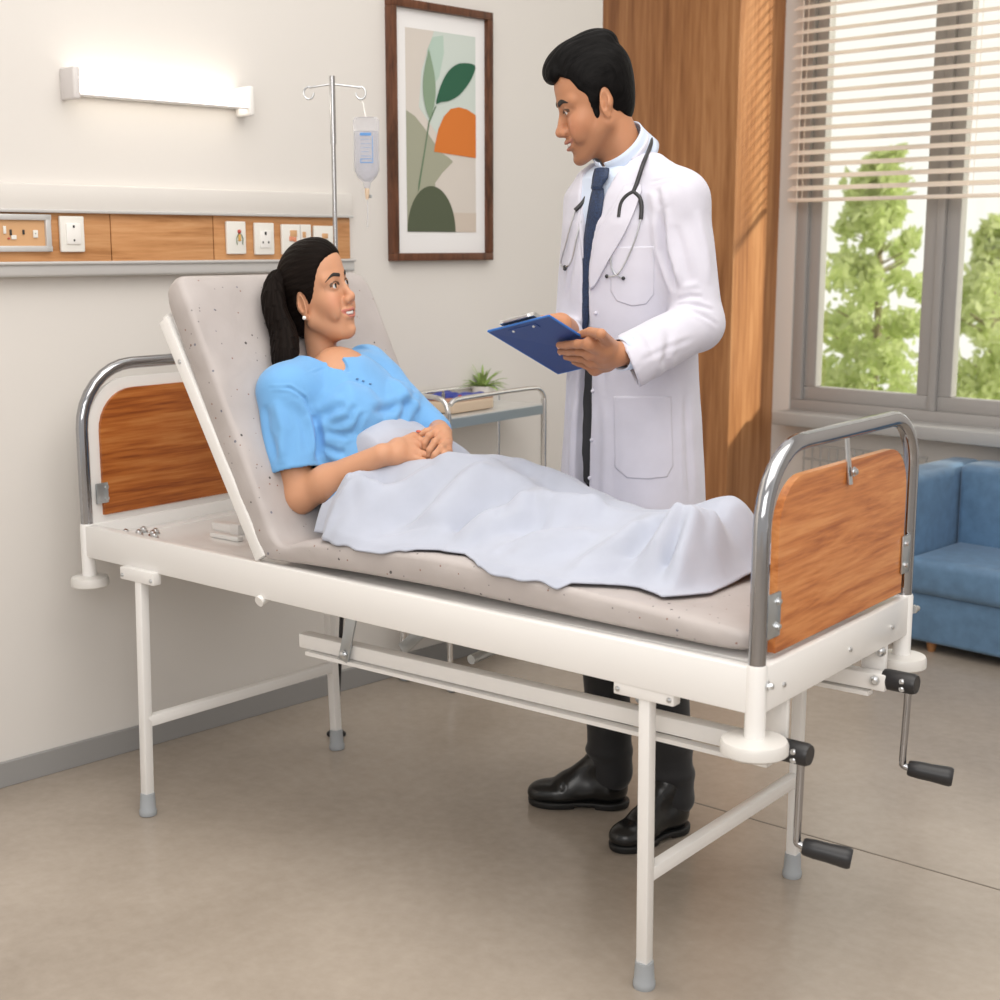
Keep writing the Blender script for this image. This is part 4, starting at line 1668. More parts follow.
    # lash line and eye rims
    for s in (-1, 1):
        de = np.sqrt(((y - s * .0315) / .0145) ** 2 + ((z + .0006 - .0012) / (.0062 if man else .0074)) ** 2)
        rim = (np.abs(de - 1.0) < .22) & (x > .076) & (x < .096) & (z > -.001)
        C[rim] = C[rim] * .18
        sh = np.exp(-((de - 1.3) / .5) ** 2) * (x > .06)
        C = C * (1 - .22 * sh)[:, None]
    return P, Q, C


def head_extras(man, T, parent, gaze, PQ):
    """eyes, teeth, eyebrows; T maps head space to parent space"""
    skull = BVHTree.FromPolygons([tuple(p) for p in PQ[0]], [tuple(q) for q in PQ[1]])
    for s in (-1, 1):
        c = np.array((.0750, s * .0312, -.0002))
        R = frame(gaze, (0, 0, 1))
        n, m = 40, 40
        P, C = [], []
        for i in range(n + 1):
            th = math.pi * (i / n) ** 1.4
            for j in range(m):
                ph = 2 * math.pi * j / m
                P.append((math.cos(th), math.sin(th) * math.cos(ph), math.sin(th) * math.sin(ph)))
                deg = math.degrees(th)
                C.append((.004, .004, .004) if deg < 13 else (.022, .011, .006) if deg < 33 else (.010, .006, .005) if deg < 36 else (.58, .56, .54))
        P = np.array(P) * .0126
        P = P @ R.T + c
        Q = np.array([(i * m + j, i * m + (j + 1) % m, (i + 1) * m + (j + 1) % m, (i + 1) * m + j) for i in range(n) for j in range(m)])
        mesh_obj('eye', T(P), Q, M['eye'], parent, np.array(C))
    # teeth: upper row as an arched strip
    rows = []
    for k in range(25):
        t = -1 + 2 * k / 24
        y = .0265 * t
        x = .0985 - .0150 * abs(t) ** 1.6
        zm = -.0678 + .0012 * min(1, abs(y) / .0135) + .0084 * max(0, (abs(y) - .0135) / .0165)
        zt, zb = zm + .0062 - .0025 * abs(t), zm - .0034 + .0020 * abs(t)
        gr = .0005 if k % 4 == 2 else 0
        rows.append([(x - gr - .001, y, zt), (x - gr, y, zt * .6 + zb * .4), (x - gr - .0005, y, zb)])
    P = np.array(rows).reshape(-1, 3)
    Q = np.array([(i * 3 + j, i * 3 + j + 1, (i + 1) * 3 + j + 1, (i + 1) * 3 + j) for i in range(24) for j in range(2)])
    o = mesh_obj('teeth', T(P), Q, M['teeth'], parent)
    md = o.modifiers.new('t', 'SOLIDIFY'); md.thickness = .002
    bw_, bt = (.0056, .0022) if man else (.0042, .0018)
    for s in (-1, 1):
        if man:
            yz = [(.0115, .0190), (.022, .0225), (.036, .0240), (.0515, .0175)]
        else:
            yz = [(.0120, .0180), (.022, .0212), (.036, .0232), (.0550, .0140)]
        pts = []
        for yy, zz in yz:
            hit = skull.ray_cast(Vector((.2, s * yy, zz)), Vector((-1, 0, 0)))[0]
            pts.append((hit.x + .0010, s * yy, zz))
        pp = smoothpath(pts, 6)
        mb = MB()
        n = len(pp)
        rs = [max(.18, min(1, i / 3 + .5) * min(1, (n - 1 - i) / 9 + .12)) * bw_ for i in range(n)]
        mb.tube([Vector(p) for p in pp], rs, 10, flat=(.95, .32))
        for v in mb.bm.verts:
            v.co = Vector(T(np.array([v.co]))[0])
        bmesh.ops.recalc_face_normals(mb.bm, faces=list(mb.bm.faces))
        me = bpy.data.meshes.new('eyebrow'); mb.bm.to_mesh(me); mb.bm.free()
        o = link_mesh('eyebrow', me, M['brow'], None, 180)
        o.parent = parent


# ------------------------------------------------------------------ hands: joints are given explicitly
def sculpt_hand(S, wrist, fa_dir, knuckles, fingers, thumb, r=.0085, palm_r=.014, k_in=.007):
    """wrist point, 4 knuckles, 4 fingers as point lists (from the knuckle), thumb points from its root"""
    w = np.array(wrist, float)
    K = [np.array(p, float) for p in knuckles]
    for p in K:
        S.add(cone(w + (p - w) * .12, p, palm_r * .95, palm_r * .72), .012)
    for a, b in zip(K, K[1:]):
        S.add(cone((a + w) / 2, (b + w) / 2, palm_r, palm_r), .010)
    for i, f in enumerate(fingers):
        rr = r * (1.0, 1.03, .98, .86)[i]
        pts = [K[i]] + [np.array(p, float) for p in f]
        rad = [rr * 1.08, rr * .98, rr * .90, rr * .74][:len(pts)]
        F = Sculpt(S.lo, S.lo + S.vox * (S.n - 1), S.vox) if False else None
        for j in range(len(pts) - 1):
            S.add(cone(pts[j], pts[j + 1], rad[j], rad[j + 1]), k_in if j == 0 else .0012)
            S.add(ellipsoid(pts[j + 1], (rad[j + 1] * 1.04,) * 3), .002) if j < len(pts) - 2 else None
    tp = [np.array(p, float) for p in thumb]
    tr_ = [r * 1.45, r * 1.15, r * 1.05, r * .80]
    for j in range(len(tp) - 1):
        S.add(cone(tp[j], tp[j + 1], tr_[j], tr_[j + 1]), .010 if j == 0 else .002)
# ------------------------------------------------------------------ placing helpers for the two people
CAMV = np.array(CAM)


def sight(x, y):
    return _FW + _RT * (x - 500) / FPX - _UC * (y - 500) / FPX


def on_v(x, y, v):
    """point in the upright plane at width v of the bed"""
    r = sight(x, y)
    return CAMV + r * ((v - CAMV[1]) / r[1])


def at_depth(x, y, dep):
    r = sight(x, y)
    return CAMV + r * (dep / (_HD @ r))


class Surf:
    def __init__(self, P, Q):
        self.t = BVHTree.FromPolygons([tuple(p) for p in P], [tuple(int(i) for i in q) for q in Q])

    def hit(self, x, y, lift=0.0):
        r = sight(x, y)
        p, n, i, d = self.t.ray_cast(Vector(CAMV), Vector(r).normalized())
        if p is None:
            p, n, i, d = self.t.find_nearest(Vector(CAMV + r * 3.0))
        n = np.array(n)
        if n @ r > 0:
            n = -n
        return np.array(p) + n * lift

    def near(self, p, lift=0.0):
        q, n, i, d = self.t.find_nearest(Vector(p))
        return np.array(q) + np.array(n) * lift


def crease(P, N, segs):
    """segs: (polyline, width, amplitude); amplitude < 0 is a groove; raised lips follow each groove"""
    D = np.zeros(len(P))
    for line, w, amp in segs:
        L = [np.array(p) for p in line]
        best = np.full(len(P), 1e9); tt = np.zeros(len(P))
        for i, (a, b) in enumerate(zip(L, L[1:])):
            ba = b - a
            t = np.clip((P - a) @ ba / (ba @ ba + 1e-12), 0, 1)
            d = np.linalg.norm(P - a - t[:, None] * ba, axis=1)
            m = d < best
            best[m] = d[m]; tt[m] = (i + t[m]) / (len(L) - 1)
        fade = np.clip(np.minimum(tt, 1 - tt) * 5, .0, 1) ** .7
        D += amp * fade * (np.exp(-(best / w) ** 2) - .55 * np.exp(-((best - 2.1 * w) / (1.1 * w)) ** 2))
    return P + N * D[:, None]


def ripple(P, N, amp, freq, seed=0, axis=(1, 1, 1)):
    rn = np.random.RandomState(seed)
    D = np.zeros(len(P))
    A = np.array(axis, float)
    for k in range(9):
        f = rn.normal(0, 1, 3) * freq * A
        D += np.sin(P @ f + rn.uniform(0, 6.28) + .9 * np.sin(P @ (rn.normal(0, 1, 3) * freq * .6) + k)) / 9 * 1.6
    return P + N * (amp * D)[:, None]


def patch(name, surf, outline, mat, parent, loc, lift=.0015, thick=.002, dens=6, hole=None):
    """sewn-on cloth piece: an outline laid on a surface as a thin solid sheet; outline in sight coordinates, filled by a fan grid"""
    if dens > 1:
        O = np.array(smoothpath(outline + [outline[0]], dens), float)[:-1]
    else:
        q_ = np.array(outline + [outline[0]], float)
        O = np.concatenate([a + (b - a) * np.linspace(0, 1, 10)[:-1, None] for a, b in zip(q_, q_[1:])])
    O = O[:, :2]
    c = O.mean(0)
    R = 20
    P, Q = [], []
    n = len(O)
    for k in range(R + 1):
        f = max(.02, k / R)
        for o in O:
            x, y = c + (o - c) * f
            P.append(surf.hit(x, y, lift))
    for k in range(R):
        for j in range(n):
            Q.append((k * n + j, k * n + (j + 1) % n, (k + 1) * n + (j + 1) % n, (k + 1) * n + j))
    o = mesh_obj(name, np.array(P) - loc, np.array(Q), mat, parent)
    bm = bmesh.new(); bm.from_mesh(o.data)
    bmesh.ops.holes_fill(bm, edges=[e for e in bm.edges if e.is_boundary and all((v.index < n) for v in e.verts)], sides=0)
    bmesh.ops.recalc_face_normals(bm, faces=list(bm.faces))
    bm.to_mesh(o.data); bm.free()
    o.data.polygons.foreach_set('use_smooth', [True] * len(o.data.polygons))
    md = o.modifiers.new('t', 'SOLIDIFY'); md.thickness = thick; md.offset = 0
    return o


def head_map(yaw, pitch, roll, pos, sxy, sz, loc):
    cy, sy, cp, sp, cr, sr = math.cos(yaw), math.sin(yaw), math.cos(pitch), math.sin(pitch), math.cos(roll), math.sin(roll)
    R = np.array([[cy, -sy, 0], [sy, cy, 0], [0, 0, 1]]) @ np.array([[cp, 0, -sp], [0, 1, 0], [sp, 0, cp]]) @ np.array([[1, 0, 0], [0, cr, -sr], [0, sr, cr]])
    S = np.array([sxy, sxy, sz])
    pos = np.array(pos)

    def T(P):
        return (np.asarray(P, float) @ R.T) * S + pos - loc
    return T


def strand_coords(P, N, fx, fy, fz):
    return np.stack([P[:, 0] * fx, P[:, 1] * fy, P[:, 2] * fz], 1)


def cloth(name, c, rough=.8, weave=700, bump=.12, sheen=.2, var=.05):
    return pbr(name, c, rough, bump=bump, bscale=weave, var=var, vscale=12, sheen=sheen)


M['gown'] = cloth('blue_gown_cotton', (.15, .38, .70))
M['sheet'] = cloth('pale_blue_sheet', (.42, .448, .53), .85, 500)
M['coat'] = cloth('white_coat_cotton', (.60, .592, .672), .8)
M['shirt'] = cloth('pale_blue_shirt', (.58, .66, .80), .7)
M['black_cloth'] = cloth('black_trousers', (.010, .010, .012), .75)
M['shoe'] = pbr('black_leather', (.008, .008, .008), .26)
M['sole'] = pbr('shoe_sole', (.006, .006, .006), .55)
M['pearl'] = pbr('pearl', (.85, .82, .78), .15)
# ------------------------------------------------------------------ the woman on the bed
PLOC = V(-.20, 0, .70)
woman = thing('person', 'woman in a light blue gown reclining on the bed, looking up smiling', 'person', tuple(PLOC))
bn, bv_, bd = V(.891, 0, .453), V(0, 1, 0), V(-.453, 0, .891)
B0 = V(-.23, 0, .700)
BR = np.stack([bn, bv_, bd], 1)


def tp(s, t, v=0.0):
    return B0 + bd * s + bn * t + bv_ * v


WT = head_map(math.radians(11.1), math.radians(16.2), math.radians(6.0), (-.398, .002, 1.216), .80, 1.044, PLOC)
WG = head_map(math.radians(11.1), math.radians(16.2), math.radians(6.0), (-.398, .002, 1.216), .80, 1.044, V(0, 0, 0))
SHR, SHL = V(-.352, -.154, 1.006), V(-.385, .150, 1.032)
ELR, WRR = V(-.280, -.182, .786), V(-.098, -.118, .886)
ELL, WRL = V(-.215, .190, .905), on_v(443, 433, .040)

# --- head, arms and hands as one body mesh
hp, hq, hc = sculpt_head(False)
SKW = np.array((.56, .285, .165))
S = Sculpt((-.36, -.25, .70), (.06, .23, 1.07), .0022)
S.add(cone(SHR, ELR, .046, .035))
S.add(ellipsoid(ELR + V(-.004, 0, -.004), (.030, .030, .031)), .015)
mid = ELR + (WRR - ELR) * .35
S.add(cone(ELR, mid, .032, .036), .02)
S.add(cone(mid, WRR, .037, .0235), .02)
kR = [on_v(414, 438, -.005), on_v(415, 445, -.025), on_v(414, 452, -.045), on_v(411, 458, -.060)]
fR = [[on_v(422, 441, .0), on_v(428, 446, .006), on_v(431, 451, .006)],
      [on_v(423, 447, -.018), on_v(430, 451, -.012), on_v(433, 456, -.012)],
      [on_v(422, 454, -.040), on_v(429, 456, -.034), on_v(433, 460, -.034)],
      [on_v(418, 459, -.056), on_v(424, 461, -.052), on_v(427, 464, -.052)]]
thR = [WRR + (kR[0] - WRR) * .35 + V(0, .02, -.004), on_v(404, 441, .018), on_v(412, 437, .028), on_v(420, 436, .030)]
sculpt_hand(S, WRR, None, kR, fR, thR, r=.0088, palm_r=.0185)
ap1, aq1 = S.mesh(1)
S = Sculpt((-.30, -.09, .82), (.09, .24, 1.0), .0019)
S.add(cone(ELL, WRL, .032, .0195))
kL = [on_v(435, 433, .012), on_v(441, 438, .004), on_v(446, 444, -.006), on_v(448, 451, -.016)]
WRL2 = on_v(437, 425, .065)
fL = [[on_v(429, 436, -.018), on_v(425, 443, -.026), on_v(425, 448, -.026)],
      [on_v(435, 442, -.030), on_v(430, 450, -.042), on_v(429, 455, -.042)],
      [on_v(441, 448, -.042), on_v(435, 455, -.056), on_v(433, 459, -.056)],
      [on_v(445, 454, -.050), on_v(440, 459, -.062), on_v(438, 462, -.062)]]
thL = [on_v(436, 431, .03), on_v(431, 431, .022), on_v(426, 432, .012), on_v(421, 434, .004)]
sculpt_hand(S, WRL, None, kL, fL, thL, r=.0084, palm_r=.0130)
ap2, aq2 = S.mesh(1)


def skin_col(P, base, knuck=(), warm=(.50, .19, .12)):
    C = np.tile(np.array(base), (len(P), 1))
    for k in knuck:
        w = np.exp(-(np.linalg.norm(P - k, axis=1) / .011) ** 2)
        C += (np.array(warm) - C) * (.55 * w)[:, None]
    return C


# unseen trunk and legs under gown and sheet complete the body
S = Sculpt((-.48, -.22, .68), (.74, .22, 1.10), .007)
S.add(ellipsoid(tp(.24, .075), (.070, .115, .15), BR))
S.add(ellipsoid(tp(.05, .085), (.070, .12, .12), BR), .04)
S.add(ellipsoid(tp(.325, .068), (.048, .085, .085), BR), .03)
S.add(cone(SHR + V(0, .02, 0), SHL + V(0, -.02, 0), .040, .040), .03)
S.add(cone(WG(np.array([(-.04, 0, -.20)]))[0], tp(.33, .065), .043, .05), .03)
for s in (-1, 1):
    S.add(cone((-.12, s * .07, .775), (.30, s * .08, .765), .048, .034), .03)
    S.add(cone((.30, s * .08, .765), (.63, s * .07, .758), .032, .026), .02)
    S.add(cone((.63, s * .07, .765), (.655, s * .075, .81), .026, .020), .02)
bp_, bq_ = S.mesh(2)
bp_ = bp_[:]
body = join_parts([(WG(hp), hq, hc), (ap1, aq1, skin_col(ap1, SKW, kR)), (ap2, aq2, skin_col(ap2, SKW, kL)), (bp_, bq_, skin_col(bp_, SKW))])
mesh_obj('body', body[0] - PLOC, body[1], M['skin'], woman, body[2])
head_extras(False, WT, woman, (1, .20, .08), (hp, hq))
# finger nail, earring
MB().sphere(thL[-1] - PLOC + V(-.004, -.004, .006), (.006, .005, .003), 12, 8).build('nail', pbr('nail_red', (.62, .13, .07), .25), woman, smooth=180).matrix_parent_inverse = Matrix.Identity(4)
eb = MB()
ec = WT(np.array([(-.006, -.0835, -.040)]))[0]
eb.sphere(ec, .0048, 14, 10)
o = eb.build('earring', M['pearl'], None, smooth=180); o.parent = woman

# --- hair: swept back cap and a pony tail
S = Sculpt((-.135, -.10, -.12), (.11, .10, .145), .0022)
S.add(ellipsoid((-.014, 0, .037), (.103, .081, .0885)))
S.add(ellipsoid((.028, 0, .052), (.063, .064, .0600)), .02)
S.add(ellipsoid((-.055, 0, -.020), (.050, .058, .065)), .03)
zb = np.array([-.13, -.08, -.05, -.030, -.012, .0, .02, .04, .052, .062, .070, .080, .12])
xb = np.array([-.075, -.055, -.038, -.020, .022, .032, .043, .055, .064, .076, .094, .13, .24])


def hairline(g, zb=zb, xb=xb):
    return (g[..., 0] - np.interp(g[..., 2] - .10 * 0, zb, xb)) * .8


S.clip(hairline, .010)
for s in (-1, 1):
    S.sub(ellipsoid((-.010, s * .078, -.014), (.019, .022, .033)), .006)
hp2, hq2 = S.mesh(2)
hn = normals(hp2, hq2)
ang = np.arctan2(hp2[:, 2] - .02, np.abs(hp2[:, 1]) + .02)
hp2 = hp2 + hn * (.0004 * np.sin(ang * 45 + 3 * np.sin(hp2[:, 0] * 40)))[:, None]
hcol = np.stack([hp2[:, 0] * 9, ang * 26, hp2[:, 2] * 6], 1)
G = WG(hp2)
# pony tail in bed coordinates
def on_back(x, y, t):
    r = sight(x, y)
    return CAMV + r * (((B0 + bn * t - CAMV) @ bn) / (r @ bn))


tail = [on_back(281, 278, .052), on_back(276, 283, .040), on_back(273, 299, .036), on_back(277, 318, .036), on_back(283, 332, .036), on_back(285, 346, .036), on_back(285, 360, .034), on_back(287, 374, .030)]
tail = [p + V(.0, 0, 0) for p in smoothpath(tail, 4)]
rad = np.interp(np.linspace(0, 1, len(tail)), [0, .12, .3, .5, .7, .88, 1], [.013, .019, .024, .024, .028, .025, .006])
S = Sculpt(np.min(tail, 0) - .05, np.max(tail, 0) + .05, .0028)
for i in range(len(tail) - 1):
    S.add(cone(tail[i], tail[i + 1], rad[i], rad[i + 1], ((0, 1, 0), .85)), .012)
tq = S.mesh(2)
tn = normals(*tq)
taila = np.arctan2(tq[0][:, 1] + .02, (tq[0] - np.mean(tail, 0))[:, 0])
hs = np.array(tail)
# strand coordinate around the tail
di = np.linalg.norm(tq[0][:, None, :] - hs[None, ::3, :], axis=2).argmin(1)
ctr = hs[::3][di]
rel = tq[0] - ctr
a2 = np.arctan2(rel[:, 1], rel[:, 0])
tpn = tq[0] + tn * (.0013 * np.sin(a2 * 9 + di * .5))[:, None]
tcol = np.stack([a2 * 7, di * .25, a2 * 0], 1)
hair = join_parts([(G, hq2, hcol), (tpn, tq[1], tcol)])
mesh_obj('hair', hair[0] - PLOC, hair[1], M['hair_brown'], woman, hair[2])

# --- gown
S = Sculpt((-.50, -.28, .70), (.06, .27, 1.12), .0034)
S.add(ellipsoid(tp(.225, .066), (.074, .142, .165), BR))
S.add(cone(SHR + V(.0, .012, .004), SHL + V(0, -.012, .004), .056, .054), .05)
for s in (-1, 1):
    S.add(ellipsoid(tp(.232, .128, s * .062), (.050, .060, .064), BR), .045)
    S.add(cone(tp(.378, .044, s * .070), tp(.328, .053, s * .130), .038, .051), .03)
S.add(ellipsoid(tp(.085, .075), (.080, .116, .14), BR), .05)
S.add(ellipsoid((-.12, 0, .780), (.10, .135, .060)), .05)
S.add(ellipsoid((-.16, -.11, .775), (.10, .075, .065)), .04)
# right sleeve, loose, open at its hem
hemR = V(-.298, -.172, .838)
axR = (hemR - SHR) / np.linalg.norm(hemR - SHR)
S.add(cone(SHR, hemR + axR * .05, .058, .0635), .03)
cutR = hemR + axR * .0
hemL = on_v(436, 430, .120)
axL = (hemL - SHL) / np.linalg.norm(hemL - SHL)
S.add(cone(SHL, hemL + axL * .0, .054, .036), .03)
# cut the sleeve below the hem (only near the arm), hollow its mouth
def below_hem(g):
    return -np.minimum((g - cutR) @ axR, .075 - np.linalg.norm((g - cutR) - ((g - cutR) @ axR)[..., None] * axR, axis=-1))
S2 = (lambda g: below_hem(g), cutR - .10, cutR + .10)
# keep the trunk: build the trunk again beside the sleeve after the cut
S.op((below_hem, cutR - .09, cutR + .09), .004, 'sub')
T2 = Sculpt(S.lo, S.lo + S.vox * (S.n - 1), S.vox)
T2.add(ellipsoid(tp(.20, .080), (.086, .138, .20), BR))
T2.add(ellipsoid(tp(.085, .075), (.080, .116, .14), BR), .05)
T2.add(ellipsoid((-.12, 0, .780), (.10, .135, .060)), .05)
T2.add(ellipsoid((-.16, -.11, .775), (.10, .075, .065)), .04)
n_ = np.minimum(S.n, T2.n)
S.d[:n_[0], :n_[1], :n_[2]] = np.minimum(S.d[:n_[0], :n_[1], :n_[2]], T2.d[:n_[0], :n_[1], :n_[2]])
S.sub(cone(cutR - axR * .05, cutR + axR * .03, .050, .0590), .002)
# neckline
nk = WG(np.array([(-.030, 0, -.10), (-.048, 0, -.235)]))
S.sub(cone(nk[0], nk[1] + V(.012, 0, -.012), .056, .0525), .006)
S.sub(ellipsoid(on_v(331, 356, .0) + V(.012, 0, .010), (.060, .056, .038)), .006)
S.sub(ellipsoid(on_v(308, 347, -.03) + V(.0, 0, .014), (.050, .050, .032)), .006)
pre = Surf(*S.mesh(1))
cL, cF, cR = pre.hit(296, 347), pre.hit(334, 361), pre.hit(349, 354)
cm_ = np.cross(cF - cL, cR - cL); cm_ = cm_ / np.linalg.norm(cm_)
if cm_[2] < 0:
    cm_ = -cm_
nax_ = (nk[0] - nk[1]) / np.linalg.norm(nk[0] - nk[1])


def neckcut(g):
    q = g - nk[1]
    r = q - (q @ nax_)[..., None] * nax_
    return np.maximum(-((g - cL) @ cm_), np.linalg.norm(r, axis=-1) - .118)


S.op((neckcut, nk[1] - .16, nk[1] + .22), .006, 'sub')
pre = Surf(*S.mesh(1))
for x, y, rp in ((336, 361, 9), (340, 363, 7), (344, 366, 4.6), (347, 370, 2.8)):
    S.sub(ellipsoid(pre.hit(x, y), (rp * .00227,) * 3), .003)
gp, gq = S.mesh(2)
gn = normals(gp, gq)
sf_ = Surf(gp, gq)
H = lambda *pts: [sf_.hit(x, y) for x, y in pts]
segs = [
    (H((268, 388), (290, 388), (305, 398), (313, 418)), .0028, -.0035),          # shoulder seam of the sleeve
    (H((313, 415), (318, 435), (319, 462)), .008, -.010),
    (H((313, 420), (330, 412), (345, 404)), .010, -.006),
    (H((298, 398), (312, 425), (314, 455)), .009, .006),
    (H((275, 400), (283, 430), (282, 465)), .010, .006),
    (H((264, 405), (268, 430), (266, 460)), .009, -.005),
    (H((325, 432), (345, 436), (352, 430)), .006, -.004),
    (H((322, 445), (338, 452), (346, 452)), .006, -.004),
    (H((330, 425), (350, 418), (356, 404)), .007, -.004),
    (H((352, 440), (358, 424), (362, 412)), .006, -.005),
    (H((372, 412), (392, 409), (408, 400)), .009, -.006),
    (H((400, 425), (408, 405), (410, 385)), .009, -.009),
    (H((345, 372), (352, 392), (352, 408)), .014, .003),
    (H((318, 354), (330, 364), (345, 372)), .0025, .002),
    (H((318, 460), (335, 468), (345, 470)), .008, -.008),
    (H((395, 380), (405, 395), (420, 410)), .010, .005),
]
gp = crease(gp, gn, segs)
gp = ripple(gp, gn, .0016, 34, 3)
mesh_obj('gown', gp - PLOC, gq, M['gown'], woman)
M['gown_button'] = pbr('gown_button', (.10, .22, .40), .4)
for x, y in ((357, 379), (363, 381), (370, 384)):
    p = sf_.hit(x, y, .001)
    o = MB().sphere(p - PLOC, (.0035, .0035, .002), 10, 6).build('button', M['gown_button'], None, smooth=180)
    o.parent = woman

# ------------------------------------------------------------------ sheet over belly and legs
ZU = np.array([-.30, -.15, 0, .22, .42, .62, .80, .884])
ZT = np.array([.712, .722, .734, .740, .732, .721, .711, .706])
HU = np.array([-.215, -.175, -.13, -.09, -.05, -.01, .06, .133, .21, .288, .36, .434, .48, .526, .57, .610, .640, .662, .684, .706, .732])
HH = np.array([.212, .225, .200, .150, .136, .138, .140, .137, .120, .101, .083, .068, .071, .085, .100, .115, .127, .118, .078, .032, .002])
VNU = np.array([-.20, -.12, -.05, .05, .126, .19, .25, .31, .42, .50, .56, .62, .68, .74])
VNV = np.array([.235, .285, .302, .302, .296, .262, .262, .298, .302, .300, .245, .222, .238, .13])
NU, NVV = 230, 170
us = np.linspace(-.232, .728, NU)
rows = []
rs_ = np.random.RandomState(5)
UU = np.repeat(us[:, None], NVV, 1)
TT = np.repeat(np.linspace(-1, 1, NVV)[None], NU, 0)
wn = np.interp(UU, VNU, VNV) + .004 * np.sin(UU * 38) + .002 * np.sin(UU * 91 + 1)
wf = np.full_like(wn, .285)
wf = np.where(UU > .6, .285 - (UU - .6) * .8, wf)
VV = np.where(TT < 0, TT * wn, TT * wf)
zt = np.interp(UU, ZU, ZT)
h = np.interp(UU, HU, HH)
w = np.where(VV < 0, wn, wf)
av_ = np.abs(VV)
flat = np.interp(UU, [-.2, -.05, .1, .5, .62, .74], [.02, .03, .055, .05, .075, .05])
x = np.clip((av_ - flat) / (w - flat), 0, 1)
belly = np.clip(1 - (av_ / w) ** 2, 0, 1) ** .80
legs = .5 * (1 + np.cos(math.pi * x ** .92))
mixb = sstep(.04, -.12, UU)
prof = legs * (1 - mixb) + belly * mixb
valley = -.20 * np.exp(-(VV / .030) ** 2) * sstep(.12, .30, UU)
ZZ = zt + .004 + h * (prof + valley * prof)


def seg_d(pu, pv, a, b):
    ax, ay = a; bx, by = b
    L2 = (bx - ax) ** 2 + (by - ay) ** 2
    t = np.clip(((pu - ax) * (bx - ax) + (pv - ay) * (by - ay)) / L2, 0, 1)
    return np.hypot(pu - ax - t * (bx - ax), pv - ay - t * (by - ay)), t


FOLDS = [  # (from, to, width, height) in bed coordinates
    ((.20, -.235), (.30, -.10), .030, .020), ((.30, -.10), (.44, -.06), .035, .012),
    ((.16, -.20), (.24, -.06), .030, -.016), ((.24, -.15), (.36, -.13), .045, -.014),
    ((.34, -.26), (.47, -.13), .030, .012), ((.50, -.27), (.56, -.10), .026, .014),
    ((.60, -.215), (.63, -.08), .018, .018), ((.68, -.20), (.655, -.08), .015, .016), ((.64, -.17), (.645, -.06), .015, -.014),
    ((.70, -.10), (.67, -.03), .014, .010), ((.56, -.18), (.60, -.05), .022, -.012),
    ((-.06, -.24), (.04, -.10), .028, .012), ((.03, -.24), (.10, -.08), .030, -.010), ((.10, -.22), (.15, -.05), .030, .009),
    ((-.12, -.24), (-.04, -.17), .020, .012), ((-.15, -.20), (-.06, -.13), .018, -.008), ((.38, -.05), (.55, -.02), .03, .008),
    ((.668, -.21), (.640, -.06), .008, .006), ((.615, -.20), (.655, -.05), .009, .006), ((.30, -.24), (.42, -.16), .012, .006), ((.22, -.23), (.31, -.13), .010, .007), ((.50, -.26), (.60, -.14), .010, .005),
    ((-.17, -.19), (-.05, -.21), .012, .006), ((.02, -.25), (.14, -.20), .010, -.005),
    ((.0, -.06), (.14, .0), .03, .007), ((.05, .0), (.22, .03), .03, -.006)]
side = prof * (1 - .35 * prof)
for a, b, wd, am in FOLDS:
    d, t = seg_d(UU, VV, a, b)
    ZZ += 2.1 * am * np.exp(-(d / wd) ** 2) * np.clip(np.minimum(t, 1 - t) * 4 + .35, 0, 1) * np.clip(prof * 3, 0, 1)
for k in range(10):
    f = rs_.normal(0, 1, 2) * 42
    ZZ += .0010 * np.sin(UU * f[0] + VV * f[1] + rs_.uniform(0, 6) + 1.2 * np.sin(UU * f[1] * .4)) * np.clip(prof * 2.5, 0, 1)
ZZ = np.maximum(ZZ, zt + .004)
# the cloth lies under the near forearm and the hands
for a, b, ra, rb in ((ELR, mid, .040, .040), (mid, WRR, .040, .026), (WRR, kR[1], .026, .022), (kR[1], fR[2][2], .020, .014), (kL[1], kL[3], .018, .018), (WRL, kL[2], .020, .018)):
    d, t = seg_d(UU, VV, a[:2], b[:2])
    r = ra + (rb - ra) * t
    zc = a[2] + (b[2] - a[2]) * t - np.sqrt(np.maximum(r * r - d * d, 0)) - .002
    inb = (VV - a[1]) * (b[0] - a[0]) - (UU - a[0]) * (b[1] - a[1]) > 0
    lim = np.where(d < r, zc, zc + (d - r) * np.where(inb, 9.0, 2.2))
    lim = np.where(d < r * 2.5, lim, 9)
    ZZ = np.maximum(np.minimum(ZZ, lim), zt + .003)
for _k in range(4):
    pz = np.pad(ZZ, 1, mode='edge')
    ZZ = (pz[:-2, 1:-1] + pz[2:, 1:-1] + pz[1:-1, :-2] + pz[1:-1, 2:] + 2 * ZZ) / 6
over = np.clip((av_ - .284) / .02, 0, 1) * (VV < 0)
ZZ -= over * .014
# upper hem dips slightly and its flank is pulled towards the hip
UU2 = UU + .045 * sstep(.12, .20, av_) * (1 - sstep(-.232, -.03, UU))
P = np.stack([UU2, VV, ZZ], -1).reshape(-1, 3)
Q = np.array([(i * NVV + j, (i + 1) * NVV + j, (i + 1) * NVV + j + 1, i * NVV + j + 1) for i in range(NU - 1) for j in range(NVV - 1)])
SLOC = V(.25, 0, .72)
o = mesh_obj('bed_sheet', P - SLOC, Q, M['sheet'])
o.location = SLOC
md = o.modifiers.new('t', 'SOLIDIFY'); md.thickness = .003; md.offset = 1
tag(o, 'pale blue-white sheet draped over the woman\'s belly and legs on the mattress', 'sheet')
# ------------------------------------------------------------------ the doctor
DLOC = V(.26, .33, 0)
doc = thing('person', 'man in a white coat and dark tie standing beside the bed, holding a clipboard', 'person', tuple(DLOC))
DF = -.75 * _RT - .66 * _HD              # where he faces
DF = DF / np.linalg.norm(DF)
DL = np.cross(V(0, 0, 1), DF)            # his left
DR3 = np.stack([DF, DL, V(0, 0, 1)], 1)
AD = at_depth


